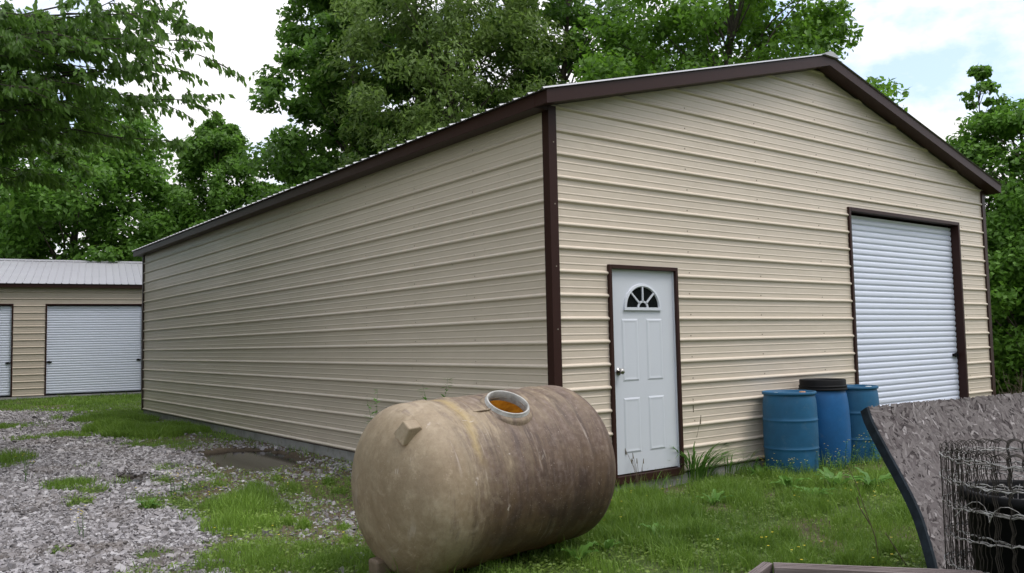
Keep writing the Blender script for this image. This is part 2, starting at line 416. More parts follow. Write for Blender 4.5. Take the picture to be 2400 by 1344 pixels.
def gable_roof_panel(mb, ex, ez, rx, rz, y0, y1, thick=.0):
    """one roof slope from eave (ex,ez) to ridge (rx,rz), ribs running up the slope, along y from y0 to y1"""
    sl = Vector((rx-ex, 0, rz-ez)).normalized(); up = Vector((-sl.z, 0, sl.x)); up = up if up.z > 0 else -up
    n = int((y1-y0)/RIB); pts = []
    for k in range(n+1):
        y = y0+k*RIB
        pts += [(y, 0), (y+.02, .0), (y+.03, .019), (y+.048, .019), (y+.058, 0), (y+.10, 0), (y+.106, .004), (y+.116, .004), (y+.122, 0), (y+.17, 0), (y+.176, .004), (y+.186, .004), (y+.192, 0)]
    pts = [p for p in pts if p[0] < y1]+[(y1, 0)]
    e = Vector((ex, 0, ez)); r = Vector((rx, 0, rz))
    for a, b in zip(pts[:-1], pts[1:]):
        mb.add([e+up*a[1]+Vector((0, a[0], 0)), e+up*b[1]+Vector((0, b[0], 0)), r+up*b[1]+Vector((0, b[0], 0)), r+up*a[1]+Vector((0, a[0], 0))], [(0, 1, 2, 3)])

def steel_building(name, label, loc, rz, W, L, HE, HR, wall_front, wall_side, openings, oh=.21, eo=.19):
    root = empty(name, loc, label, 'building', rz=rz)
    slope = (HR-HE)/(W/2)
    n = int(HR/RIB)+1; full = rib_profile(n)
    def roofz(u): return HE+slope*min(u, W-u)
    fl = lambda z: 0.0 if z <= HE else (z-HE)/slope
    fr = lambda z: W if z <= HE else W-(z-HE)/slope
    gp_ = clip_profile(full, BASEZ, HR-.002); sp = clip_profile(full, BASEZ, HE)
    mb = MB(); ribbed_wall(mb, gp_, fl, fr, lambda u, o, z: (u, -o, z), openings)
    zsc = [k*RIB+.045 for k in range(0, n)]
    for u in (1.95, 3.2, 4.45, 5.7, 6.95, 8.3):
        if u < W: screws(mb, lambda u, o, z: (u, -o, z), [u], [z for z in zsc if z < roofz(u)-.1 and not any(o[0]-.1 < u < o[1]+.1 and o[2]-.05 < z < o[3]+.05 for o in openings)])
    mb.build('front_wall', [wall_front, M['screw']], root)
    mb = MB(); ribbed_wall(mb, gp_, fl, fr, lambda u, o, z: (u, L+o, z)); mb.build('back_wall', wall_front, root)
    for s, nm in ((0, 'side_wall'), (1, 'side_wall')):
        mb = MB(); pf = (lambda u, o, z: (-o, u, z)) if s == 0 else (lambda u, o, z: (W+o, u, z))
        ribbed_wall(mb, sp, lambda z: 0.0, lambda z: L, pf)
        if s == 0: screws(mb, pf, np.arange(1.3, L, 1.25), [z for z in zsc if z < HE-.1])
        mb.build(nm, [wall_side, M['screw']], root)
    f = MB(); f.box(.012, W-.012, .012, L-.012, -.45, BASEZ-.004); f.build('foundation', M['concrete'], root)
    b = MB(); b.box(.004, W-.004, .004, L-.004, BASEZ-.0025, BASEZ+.02); b.build('base_rail', M['trim'], root)
    for (cx, cy_) in ((0, 0), (W, 0), (0, L), (W, L)):
        sx = 1 if cx == 0 else -1; sy = 1 if cy_ == 0 else -1; o = .026; wd = .075
        P = [(cx-sx*o, cy_-sy*o), (cx+sx*wd, cy_-sy*o), (cx+sx*wd, cy_-sy*.001), (cx-sx*.001, cy_-sy*.001), (cx-sx*.001, cy_+sy*wd), (cx-sx*o, cy_+sy*wd)]
        c = MB(); c.prism([(x, y, 0) for x, y in P], (0, 0, BASEZ-.01), (0, 0, HE))
        if sx > 0 and sy > 0:
            for z in np.arange(.3, HE, .6):
                pts = [(cx+.03+.008*math.cos(t), cy_-o-.004, z+.008*math.sin(t)) for t in np.arange(6)*PI/3]
                c.add(pts, [(0, 1, 2, 3, 4, 5)], 1)
        c.build('corner_trim', [M['trim'], M['screw']], root, bevel=.004)
    # roof deck, eave boxes, rakes
    th = .135
    ez = HE-slope*eo
    tz = lambda u: HE+slope*min(u, W-u)+th
    rf = MB(); gable_roof_panel(rf, -eo-.035, tz(-eo-.035)+.004, W/2, tz(W/2)+.004, -oh-.02, L+oh+.02)
    gable_roof_panel(rf, W+eo+.035, tz(W+eo+.035)+.004, W/2, tz(W/2)+.004, -oh-.02, L+oh+.02)
    roof = rf.build('roof', M['roof'], root)
    u = MB(); u.add([(-eo-.033, -oh-.018, tz(-eo-.033)), (W/2, -oh-.018, tz(W/2)), (W/2, L+oh+.018, tz(W/2)), (-eo-.033, L+oh+.018, tz(-eo-.033))], [(0, 1, 2, 3)])
    u.add([(W+eo+.033, -oh-.018, tz(W+eo+.033)), (W/2, -oh-.018, tz(W/2)), (W/2, L+oh+.018, tz(W/2)), (W+eo+.033, L+oh+.018, tz(W+eo+.033))], [(0, 1, 2, 3)])
    u.build('roof_underside', M['roof'], roof)
    rc = MB(); R = .16
    P = [(W/2-R, 0, tz(W/2-R)+.026), (W/2-.03, 0, tz(W/2)+.034), (W/2+.03, 0, tz(W/2)+.034), (W/2+R, 0, tz(W/2-R)+.026), (W/2+R, 0, tz(W/2-R)+.012), (W/2-R, 0, tz(W/2-R)+.012)]
    rc.prism(P, (0, -oh-.035, 0), (0, L+oh+.035, 0)); rc.build('ridge_cap', M['roof'], roof)
    for y0, y1 in ((-oh, -.022), (L+.022, L+oh)):
        for s in (0, 1):
            X = (lambda q: q) if s == 0 else (lambda q: W-q)
            zz = lambda q: HE+slope*q
            P = [(X(-eo), 0, zz(-eo)), (X(W/2), 0, zz(W/2)), (X(W/2), 0, zz(W/2)+th-.006), (X(-eo), 0, zz(-eo)+th-.006)]
            k = MB(); k.prism(P, (0, y0, 0), (0, y1, 0)); k.build('rake_fascia', M['trim'], root, bevel=.004)
    for s in (0, 1):
        X = (lambda q: q) if s == 0 else (lambda q: W-q)
        zz = lambda q: HE+slope*q
        P = [(X(-eo-.002), 0, zz(-eo)-.002), (X(-.022), 0, zz(-eo)-.002), (X(-.022), 0, zz(-.022)+th-.008), (X(-eo-.002), 0, zz(-eo)+th-.008)]
        k = MB(); k.prism(P, (0, -.0225, 0), (0, L+.0225, 0)); k.build('eave_fascia', M['trim'], root, bevel=.004)
    return root

W, L, HE, HR = 9.06, 15.18, 3.655, 4.83
D0, D1, DT = .752, 1.69, 2.105
R0, R1, RT = 5.155, 8.12, 3.03
main = steel_building('garage_building', 'large beige ribbed steel garage with brown trim, white entry door and one roll-up door', (0, 0, 0), 0, W, L, HE, HR, M['siding'], M['siding_side'],
                      [(D0-.02, D1+.02, -.045, DT+.02), (R0-.02, R1+.02, BASEZ-.01, RT+.02)])
roll_door(main, R0, R1, RT, (-1, 1))
inn = MB(); inn.box(.3, W-.3, .3, .32, -.1, 3.5); inn.build('dark_backing', M['dark_hole'], main)  # near-black panel added behind the openings, stands in for the unlit interior

# entry door
dr = MB(); y0 = .012
def door_panels(mb):
    xs0 = D0+.002; xs1 = D1-.012; z0, z1 = .045, DT-.006
    mb.box(xs0, xs1, y0, y0+.045, z0, z1)
    for (a, b, c, d) in ((.905, 1.14, .965, 1.60), (1.262, 1.497, .965, 1.60), (.905, 1.14, .245, .80), (1.262, 1.497, .245, .80)):
        e = .018
        # sunk moulding made of four sloped strips round a raised field
        o = [(a, c), (b, c), (b, d), (a, d)]; m_ = [(a+e, c+e), (b-e, c+e), (b-e, d-e), (a+e, d-e)]; ev = 2.6*e; i_ = [(a+ev, c+2.2*e), (b-ev, c+2.2*e), (b-ev, d-2.2*e), (a+ev, d-2.2*e)]
        VV = [(x, y0-.0005, z) for x, z in o]+[(x, y0-.007, z) for x, z in m_]+[(x, y0-.0045, z) for x, z in i_]
        FF = [(k, (k+1) % 4, 4+(k+1) % 4, 4+k) for k in range(4)]+[(4+k, 4+(k+1) % 4, 8+(k+1) % 4, 8+k) for k in range(4)]+[(8, 9, 10, 11)]
        mb.add(VV, FF)
door_panels(dr)
door = dr.build('entry_door', M['white'], main)
fr_ = MB(); fo = -.036
fr_.box(D0-.036, D0, fo, .06, -.045, DT+.04); fr_.box(D1, D1+.036, fo, .06, -.045, DT+.04); fr_.box(D0, D1, fo-.0005, .06, DT, DT+.0405)
fr_.box(D0, D1, fo-.0007, .06, -.0455, .032)
fr_.build('door_frame', M['trim'], door, bevel=.003)
j = MB(); j.box(D1-.011, D1-.0005, -.004, .05, .033, DT-.001); j.box(D0+.001, D1-.0115, -.0045, .05, DT-.005, DT-.0012); j.build('jamb_strip', M['white'], door)
# fanlight
cx, cz, fr0 = 1.214, 1.715, .232
fl_ = MB(); na = 28
A_ = [PI*i/na for i in range(na+1)]
hgt = .92
def fan(r, a, y): return (cx+r*math.cos(a), y, cz+r*hgt*math.sin(a))
prof = [(fr0+.040, y0-.0005), (fr0+.034, y0-.016), (fr0+.010, y0-.020), (fr0, y0-.010), (fr0, y0-.0005)]
for p, q in zip(prof[:-1], prof[1:]):
    for a, b in zip(A_[:-1], A_[1:]): fl_.add([fan(p[0], a, p[1]), fan(p[0], b, p[1]), fan(q[0], b, q[1]), fan(q[0], a, q[1])], [(0, 1, 2, 3)], 0, True)
fl_.box(cx-fr0-.04, cx+fr0+.04, y0-.021, y0-.001, cz-.028, cz+.002)
for a in (PI*.25, PI*.5, PI*.75):
    d = Vector((math.cos(a), 0, math.sin(a)*hgt)); s = Vector((-math.sin(a), 0, math.cos(a)))
    p0 = Vector((cx, 0, cz))+d*.066; p1 = Vector((cx, 0, cz))+d*(fr0+.004)
    fl_.prism([p0-s*.0085, p1-s*.0085, p1+s*.0085, p0+s*.0085], (0, y0-.016, 0), (0, y0-.0035, 0))
for a, b in zip(A_[:-1], A_[1:]):
    fl_.add([fan(.058, a, y0-.016), fan(.058, b, y0-.016), fan(.078, b, y0-.016), fan(.078, a, y0-.016)], [(0, 1, 2, 3)])
    fl_.add([fan(.078, a, y0-.016), fan(.078, b, y0-.016), fan(.078, b, y0-.003), fan(.078, a, y0-.003)], [(0, 1, 2, 3)])
    fl_.add([fan(.058, a, y0-.003), fan(.058, b, y0-.003), fan(.058, b, y0-.016), fan(.058, a, y0-.016)], [(0, 1, 2, 3)])
win = fl_.build('fan_window_frame', M['white'], door)
gl = MB(); gl.add([fan(fr0+.002, a, y0-.003) for a in A_], [tuple(range(na+1))]); gl.build('window_pane', M['glass'], door)
kb = MB()
def ylathe(mb, prof, c, n=20):
    vs = [(c[0]+r*math.cos(2*PI*j/n), c[1]-y, c[2]+r*math.sin(2*PI*j/n)) for r, y in prof for j in range(n)]
    mb.add(vs, [(i*n+j, i*n+(j+1) % n, (i+1)*n+(j+1) % n, (i+1)*n+j) for i in range(len(prof)-1) for j in range(n)], 0, True)
ylathe(kb, [(.001, .012), (.036, .012), (.036, .004), (.033, 0)][::-1]+[(.014, .012), (.012, .035), (.022, .042), (.029, .055), (.028, .068), (.018, .076), (.001, .078)], (.842, y0, 1.07))
kb.build('door_knob', M['chrome'], door)

# second building, far left
ang = math.atan2(-.1904, .9816)
LBs = 6.2
lo = Vector((-.478-LBs*.9816, 25.909+LBs*.1904, -.05))
shed = steel_building('storage_building', 'long beige storage building with silver roof and white roll-up doors across the grass', lo, ang, 1, 1, 3.69, 3.7, M['siding_pale'], M['siding_pale'], [(0, 0, 0, 0)]) if False else None
def eave_building():
    root = empty('storage_building', lo, 'beige storage building with pale steel roof and white roll-up doors beyond the grass', 'building', rz=ang)
    LW = 16.0; HEb = 3.70; DP = 9.4; slope = .25; oh = .22
    ops = []; doors = []
    for x0 in (LBs-.98-2.93-.01, LBs+.02, LBs+2.94+1.0):
        doors.append((x0, x0+2.92)); ops.append((x0-.02, x0+2.94, BASEZ-.01, 3.02))
    full = rib_profile(18); sp = clip_profile(full, BASEZ, HEb)
    mb = MB(); ribbed_wall(mb, sp, lambda z: 0.0, lambda z: LW, lambda u, o, z: (u, -o, z), ops); mb.build('front_wall', M['siding_pale'], root)
    mb = MB(); ribbed_wall(mb, sp, lambda z: 0.0, lambda z: LW, lambda u, o, z: (u, DP+o, z)); mb.build('back_wall', M['siding_pale'], root)
    hi = HEb+slope*DP/2; gpf = clip_profile(full, BASEZ, hi-.002)
    for X, s in ((0, -1), (LW, 1)):
        mb = MB(); ribbed_wall(mb, gpf, lambda z: 0.0 if z <= HEb else (z-HEb)/slope, lambda z: DP if z <= HEb else DP-(z-HEb)/slope, lambda u, o, z: (X+s*o, u, z)); mb.build('gable_wall', M['siding_pale'], root)
    f = MB(); f.box(-.03, LW+.03, -.08, DP+.03, -.4, BASEZ-.006); f.build('foundation', M['concrete'], root)
    th = .06
    for sgn in (0, 1):
        Y = (lambda q: q) if sgn == 0 else (lambda q: DP-q)
        pts = []
        k = 0.0
        while k < LW+.5:
            pts += [(k, 0), (k+.02, 0), (k+.03, .022), (k+.05, .022), (k+.06, 0), (k+.2, 0)]; k += RIB
        z0 = HEb-slope*oh+th; z1 = HEb+slope*DP/2+th
        mb = MB()
        for a, b in zip(pts[:-1], pts[1:]):
            mb.add([(a[0]-.25, Y(-oh), z0+a[1]), (b[0]-.25, Y(-oh), z0+b[1]), (b[0]-.25, Y(DP/2), z1+b[1]), (a[0]-.25, Y(DP/2), z1+a[1])], [(0, 1, 2, 3)])
        mb.build('roof_slope', M['roof'], root)
        fb = MB(); P = [(0, Y(-oh+.03), HEb-slope*oh-.07), (0, Y(-.023), HEb-slope*oh-.07), (0, Y(-.023), HEb+th-.02), (0, Y(-oh+.03), HEb-slope*oh+th-.012)]
        fb.prism(P, (-.24, 0, 0), (LW+.24, 0, 0)); fb.build('eave_fascia', M['trim'], root)
    rc = MB(); zc = HEb+slope*DP/2+th
    rc.prism([(0, DP/2-.25, zc-.0625+.03), (0, DP/2, zc+.045), (0, DP/2+.25, zc-.0625+.03), (0, DP/2+.25, zc-.0625+.015), (0, DP/2-.25, zc-.0625+.015)], (-.26, 0, 0), (LW+.26, 0, 0)); rc.build('ridge_cap', M['roof'], root)
    for a, b in doors: roll_door(root, a, b, 2.99, (-1, 1), 1.09, .06)
    inn = MB(); inn.box(.3, LW-.3, .4, .42, 0, 3.4); inn.build('dark_backing', M['dark_hole'], root)  # dark panel added behind the roll-up doors in place of interior darkness
    return root
eave_building()

# ------------------------------------------------------------------ tank
TC = np.array([-1.642, -1.181, -.13+.578]); TY, TR, TL, TT = .024, .578, 1.865, .046
def m_tank():
    k = N('weathered_tank_plastic'); v = k.obj()
    vs = k.obj((7, 1.6, 1.6)); st = k.noise(2.0, 6, .68, vs, .3)
    big = k.noise(1.7, 5, .6, v); fine = k.noise(26, 5, .65, v); spk = k.noise(90, 2, .6, v)
    base = k.ramp(k.math('ADD', k.math('MULTIPLY', big, .6), k.math('MULTIPLY', fine, .4)), [(.3, (.20, .150, .098)), (.5, (.30, .238, .162)), (.72, (.41, .35, .265))])
    sep = k.n('SeparateXYZ'); k.t.links.new(k.n('TexCoord').outputs['Object'], sep.inputs[0])
    X, Y, Z = sep.outputs
    # brown grime: heavy on the flank towards the right end, thin on the domed left end
    gx_ = k.math('MULTIPLY', k.math('ADD', X, .62), 2.2, True)
    side = k.ramp(k.math('ADD', k.math('MULTIPLY', Z, -.55), .50), [(.18, .0), (.62, 1.0)])
    g = k.math('MULTIPLY', gx_, k.math('ADD', k.math('MULTIPLY', side, .85), .50))
    g = k.math('ADD', g, k.math('MULTIPLY', k.math('SUBTRACT', st, .5), 2.6))
    g = k.math('ADD', g, k.math('MULTIPLY', k.math('SUBTRACT', big, .5), 1.9))
    g = k.ramp(g, [(.12, 0.0), (.45, .6), (.95, .97)])
    grime = k.ramp(k.math('ADD', k.math('MULTIPLY', st, .55), k.math('MULTIPLY', fine, .45)), [(.3, (.036, .021, .016)), (.5, (.098, .064, .049)), (.7, (.225, .175, .152))])
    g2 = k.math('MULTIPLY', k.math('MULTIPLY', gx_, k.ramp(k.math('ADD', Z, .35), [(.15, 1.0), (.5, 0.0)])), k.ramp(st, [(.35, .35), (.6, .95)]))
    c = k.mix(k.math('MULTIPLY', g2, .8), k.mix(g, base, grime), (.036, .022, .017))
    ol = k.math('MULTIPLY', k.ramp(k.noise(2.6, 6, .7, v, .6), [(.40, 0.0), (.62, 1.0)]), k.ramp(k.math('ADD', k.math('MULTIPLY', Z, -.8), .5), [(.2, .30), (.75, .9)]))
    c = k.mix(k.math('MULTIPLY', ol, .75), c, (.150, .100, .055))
    mo = k.ramp(k.noise(7, 6, .75, v), [(.54, 0.0), (.66, .5)])
    c = k.mix(k.math('MULTIPLY', mo, k.math('SUBTRACT', 1.0, k.math('MULTIPLY', gx_, .72))), c, (.42, .34, .245))
    # pale streak bands and a yellow streak
    ye = k.math('MULTIPLY', k.ramp(k.math('ABSOLUTE', k.math('ADD', X, k.math('ADD', .40, k.math('MULTIPLY', k.math('SUBTRACT', big, .5), .3)))), [(.0, 1.0), (.05, 0.0)]), k.ramp(Z, [(.15, 0.0), (.3, 1.0)]))
    c = k.mix(k.math('MULTIPLY', ye, .45), c, (.42, .31, .11))
    # scratches
    s1 = k.noise(1.0, 3, .6, k.obj((34, 2.2, 2.2)), .4); s2 = k.noise(1.0, 3, .6, k.obj((9, 30, 5), (.5, .2, .3)), .6); s3 = k.noise(2.6, 4, .6, v)
    sc = k.math('ADD', k.math('MULTIPLY', k.ramp(s1, [(.62, 0.0), (.68, .55)]), k.ramp(s3, [(.42, 0.0), (.62, 1.0)])), k.math('MULTIPLY', k.ramp(s2, [(.685, 0.0), (.72, .7)]), k.ramp(s3, [(.62, 1.0), (.40, 0.0)])), True)
    c = k.mix(sc, c, (.42, .36, .31))
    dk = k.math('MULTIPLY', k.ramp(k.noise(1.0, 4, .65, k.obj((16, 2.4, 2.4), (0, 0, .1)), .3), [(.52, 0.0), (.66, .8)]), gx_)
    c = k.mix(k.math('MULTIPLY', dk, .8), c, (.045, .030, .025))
    c = k.mix(k.ramp(spk, [(.66, 0.0), (.74, .5)]), c, (.40, .34, .29))
    p = k.n('BsdfPrincipled'); k.set(p.inputs['Base Color'], c); k.set(p.inputs['Roughness'], k.math('ADD', .5, k.math('MULTIPLY', fine, .25)))
    p.inputs['Specular IOR Level'].default_value = .35
    k.t.links.new(k.bump(k.math('ADD', k.math('MULTIPLY', fine, .5), k.math('MULTIPLY', st, .6)), .3, .012), p.inputs['Normal'])
    t = k.n('BsdfTranslucent'); k.set(t.inputs[0], k.ramp(k.noise(3.5, 5, .65, k.obj((1, 2.5, 2.5))), [(.35, (.30, .085, .006)), (.65, (.95, .38, .035))]))
    mxs = k.n('MixShader'); bf = k.n('NewGeometry').outputs['Backfacing']
    k.set(mxs.inputs[0], k.math('ADD', .02, k.math('MULTIPLY', bf, .30)))
    k.t.links.new(p.outputs[0], mxs.inputs[1]); k.t.links.new(t.outputs[0], mxs.inputs[2]); k.t.links.new(mxs.outputs[0], k.out.inputs[0])
    return k.m
M['tank'] = m_tank()
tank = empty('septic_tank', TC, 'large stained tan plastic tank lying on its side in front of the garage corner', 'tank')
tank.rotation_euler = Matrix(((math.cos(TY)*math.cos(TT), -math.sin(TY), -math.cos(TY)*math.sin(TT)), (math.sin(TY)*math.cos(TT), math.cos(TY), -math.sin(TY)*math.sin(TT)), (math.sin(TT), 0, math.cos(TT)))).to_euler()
HT = rad(119); HR_ = .150
def tank_r(s):
    n = .334; d = max(0, (abs(s)/(TL/2)-(1-n))/n); d = min(d, 1)
    return (1-d**2.2)**(1/2.2)
tm = MB(); ns, nt = 150, 180
grid = []
for i in range(ns+1):
    q = -1+2*i/ns; q = math.copysign(1-(1-abs(q))**1.35, q) if abs(q) > .0 else q
    s = q*TL/2; r = TR*tank_r(s)
    # shallow circumferential ribs
    rr = r
    for c_ in (-.50, -.30, .27, .47): rr += .010*math.exp(-((s-c_)/.035)**2)*(r/TR)
    if abs(s) < .55: rr -= .004
    grid.append((s, max(rr, .0005)))
vs = []; fs = []
for s, r in grid:
    for j_ in range(nt):
        t = 2*PI*j_/nt
        flat = 1-.010*max(0, math.cos(t+PI/2))**8
        vs.append((s, r*math.cos(t)*flat, r*math.sin(t)*flat))
hd = Vector((0, math.cos(HT), math.sin(HT)))
for i in range(ns):
    for j_ in range(nt):
        f = (i*nt+j_, (i+1)*nt+j_, (i+1)*nt+(j_+1) % nt, i*nt+(j_+1) % nt)
        c = sum((Vector(vs[q]) for q in f), Vector())/4
        if c.dot(hd) > 0 and (c-hd*c.dot(hd)).length < HR_-.012: continue
        fs.append(f)
tm.add(vs, [f[::-1] for f in fs], 0, True)
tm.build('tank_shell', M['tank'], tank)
def m_ring():
    k = N('grey_manhole_rim'); v = k.obj(); f = k.noise(14, 5, .6, v)
    k.pbr(k.ramp(f, [(.3, (.20, .19, .17)), (.6, (.40, .39, .37))]), .5); return k.m
rotm = Vector((0, 0, 1)).rotation_difference(hd).to_matrix().to_4x4()
def on_tank(mb_prof, name, mat, parent):
    mb = MB(); mb.lathe(mb_prof, 56); o = mb.build(name, mat, parent); o.matrix_local = rotm; return o
on_tank([(.196, TR-.05), (.188, TR-.012), (.172, TR+.000), (.156, TR+.004)], 'manhole_flange', M['tank'], tank)
on_tank([(.160, TR-.03), (.160, TR+.008), (.154, TR+.011), (.154, TR+.026), (.151, TR+.030), (.143, TR+.030), (.140, TR+.027), (.139, TR-.03), (.141, TR-.045)], 'manhole_rim', m_ring(), tank)
# lifting lug on the near shoulder
lg = MB()
lt = rad(123); ld = Vector((0, math.cos(lt), math.sin(lt))); lx = Vector((1, 0, 0)); lp = ld.cross(lx)
base = ld*(TR*.80); tp = ld*(TR*.985)
def q4(c, a, b): return [c-lx*a-lp*b, c+lx*a-lp*b, c+lx*a+lp*b, c-lx*a+lp*b]
Bq = q4(base+lx*(-.70), .14, .07); Tq = [tp+lx*(-.83)-lp*.042, tp+lx*(-.74)-lp*.038, tp+lx*(-.74)+lp*.038, tp+lx*(-.83)+lp*.042]
Bq[0] = base+lx*-.86-lp*.065; Bq[3] = base+lx*-.86+lp*.065; Bq[1] = base+lx*-.64-lp*.055; Bq[2] = base+lx*-.64+lp*.055
lg.add(Bq+Tq, [(0, 1, 5, 4), (1, 2, 6, 5), (2, 3, 7, 6), (3, 0, 4, 7), (4, 5, 6, 7)])
lg.build('lifting_lug', M['tank'], tank, bevel=.008)
# seam rib beside the manhole
sm = MB(); P_ = []
for i in range(9):
    a = rad(119+2)
    P_.append((-.30+.16*i/8, (TR+.004)*math.cos(a), (TR+.004)*math.sin(a)))
sm.tube(P_, .007, 6); sm.build('seam_ridge', M['tank'], tank)
# foot under the near end
ft = MB(); ft.box(-.90, -.78, .03, .15, -TR-.0, -TR*.72); ft.build('tank_foot', painted('stained_foot_plastic', (.13, .095, .065), .6, .25, 9), tank, bevel=.02)

# ------------------------------------------------------------------ barrels
def m_barrel(name, col, sc=1):
    k = N(name); v = k.obj(); f = k.noise(3, 5, .6, v); g = k.noise(40, 3, .6, v)
    c = k.ramp(f, [(.3, tuple(x*.8 for x in col)), (.7, tuple(x*1.2 for x in col))])
    c = k.mix(k.ramp(k.noise(11, 5, .7, v), [(.58, 0.0), (.75, .25)]), c, (.16, .20, .22))
    k.pbr(c, k.math('ADD', .45, k.math('MULTIPLY', g, .2)), spec=.3, bump=k.bump(k.noise(5, 2, .5, v), .12, .02)); return k.m
M['barrel'] = m_barrel('blue_drum_plastic', (.014, .090, .185)); M['barrel2'] = m_barrel('bright_blue_drum_plastic', (.010, .092, .25))
M['bung_o'] = painted('orange_bung', (.40, .20, .11), .6); M['bung_w'] = painted('white_bung', (.55, .60, .62), .5)
def closed_barrel(x, y, label, rz):
    root = empty('plastic_drum', (x, y, GZ), label, 'barrel', 'blue drums against the garage wall', rz)
    H = .925; b = MB()
    prof = [(.001, .0), (.255, .0), (.272, .012), (.285, .06), (.292, .13), (.2955, .26), (.296, .285), (.299, .29), (.302, .298), (.299, .306), (.2965, .311), (.297, .335), (.2985, .45), (.297, .575), (.2965, .598), (.299, .603), (.302, .611), (.299, .619), (.296, .624), (.2955, .65), (.294, .76), (.288, .83), (.282, .865), (.278, .880), (.277, .886), (.280, .890), (.294, .894), (.296, .902), (.296, .920), (.290, H), (.280, H), (.274, .918), (.268, .900), (.001, .902)]
    b.lathe(prof, 64); b.build('drum_body', M['barrel'], root)
    for a, m_ in ((.25, 'bung_w'), (PI+.25, 'bung_o')):
        q = MB(); q.lathe([(.036, .898), (.036, .913), (.031, .917), (.026, .917), (.024, .910), (.001, .910)], 20, c=(.19*math.cos(a), .19*math.sin(a), 0)); q.build('bung_cap', M[m_], root)
    return root
closed_barrel(3.17, -.345, 'blue drum with two ribs and an orange cap, standing nearest the white entry door', rad(150))
closed_barrel(4.47, -.345, 'blue drum with a closed blue top, standing in front of the roll-up door', rad(-60))
root = empty('lidded_drum', (3.87, -.325, GZ), 'bright blue smooth drum with a black screw lid, between the two plain blue drums', 'barrel', 'blue drums against the garage wall')
b = MB(); b.lathe([(.001, 0), (.235, 0), (.255, .02), (.272, .09), (.284, .20), (.290, .34), (.2895, .5), (.284, .66), (.275, .78), (.262, .86), (.250, .895), (.246, .915), (.246, .93)], 64); b.build('drum_body', M['barrel2'], root)
b = MB(); b.lathe([(.250, .905), (.274, .905), (.276, .912), (.276, .925), (.270, .930), (.268, .938), (.273, .944), (.273, .956), (.264, .962), (.262, .968), (.262, 1.022), (.256, 1.030), (.244, 1.030), (.238, 1.022), (.232, 1.010), (.001, 1.012)], 64); b.build('lid', M['black'], root)

# ------------------------------------------------------------------ OSB sheet, wire roll, tub, rail
def m_osb():
    k = N('weathered_strand_board'); t_ = k.n('Attribute', attribute_name='tint').outputs['Fac']; uv = k.n('Attribute', attribute_name='UVMap').outputs['Vector']
    f = k.noise(3, 6, .6, uv); fn = k.noise(150, 3, .6, uv)
    v = k.math('ADD', k.math('MULTIPLY', t_, .72), k.math('ADD', k.math('MULTIPLY', f, .16), k.math('MULTIPLY', fn, .12)))
    c = k.ramp(v, [(.12, (.022, .017, .017)), (.35, (.078, .064, .065)), (.58, (.140, .124, .122)), (.85, (.30, .275, .275))])
    k.pbr(c, .85, bump=k.bump(fn, .35, .003), spec=.3); return k.m
def m_edge():
    k = N('dark_blue_edge_paint'); v = k.obj(geo=True); k.pbr(k.ramp(k.noise(20, 5, .65, v), [(.3, (.003, .006, .009)), (.7, (.012, .020, .028))]), .8, spec=.2); return k.m
# left edge of the sheet, top to bottom, surveyed from the photo with the distance falling as the sheet comes forward
E_ = [(2036, 955), (2046, 985), (2063, 1018), (2090, 1068), (2116, 1115), (2144, 1168), (2162, 1208), (2180, 1263), (2197, 1325), (2204, 1370), (2207, 1420)]
eD = [4.90, 4.86, 4.81, 4.74, 4.66, 4.57, 4.50, 4.41, 4.31, 4.25, 4.18]
edge = [Vector(at(x, y, d)) for (x, y), d in zip(E_, eD)]
edge.append(Vector((edge[-1].x+.02, edge[-1].y-.03, GZ+.0)))
top_l = edge[0]; top_r = Vector(at(2400, 922, 5.77)); sdir = (top_r-top_l); sdir.z *= 1.0; sdir.normalize()
SW = 2.44; nu = 60
rows = []; ts = [0.0]
for a, b_ in zip(edge[:-1], edge[1:]): ts.append(ts[-1]+(b_-a).length)
def edge_at(t):
    for i in range(len(edge)-1):
        if t <= ts[i+1] or i == len(edge)-2: return edge[i].lerp(edge[i+1], (t-ts[i])/(ts[i+1]-ts[i]))
nv = 40
sheet_root = empty('strand_board', (float(top_l.x), float(top_l.y), GZ), 'weathered grey strand board sheet with dark painted edge leaning behind the wire roll', 'board')
me = bpy.data.meshes.new('board_sheet'); vv = []; uvs = []
rnd = random.Random(3)
tw = [rnd.uniform(-.006, .006) for _ in range(nu+1)]
for i in range(nv+1):
    t = ts[-1]*i/nv; p = edge_at(t)
    for j_ in range(nu+1):
        u = SW*j_/nu
        q = p+sdir*u
        if i == 0: q = q+Vector((0, 0, tw[j_]))
        vv.append(q); uvs.append((u, t))
nrm0 = (edge[-3]-edge[0]).cross(sdir).normalized()
if nrm0.dot(Vector(CAM)-edge[0]) < 0: nrm0 = -nrm0
o_ = Vector(sheet_root.location)
nf = (nv+1)*(nu+1); th_ = .018
vall = [v-o_ for v in vv]+[v-o_-nrm0*th_ for v in vv]
ff = []
for i in range(nv):
    for j_ in range(nu):
        a = i*(nu+1)+j_; ff.append((a, a+1, a+nu+2, a+nu+1)); ff.append((nf+a, nf+a+nu+1, nf+a+nu+2, nf+a+1))
for j_ in range(nu):
    ff.append((j_, nf+j_, nf+j_+1, j_+1)); a = nv*(nu+1)+j_; ff.append((a, a+1, nf+a+1, nf+a))
for i in range(nv):
    a = i*(nu+1); ff.append((a, a+nu+1, nf+a+nu+1, nf+a)); a += nu; ff.append((a, nf+a, nf+a+nu+1, a+nu+1))
tints = [.10]*len(vall); uva = uvs+uvs
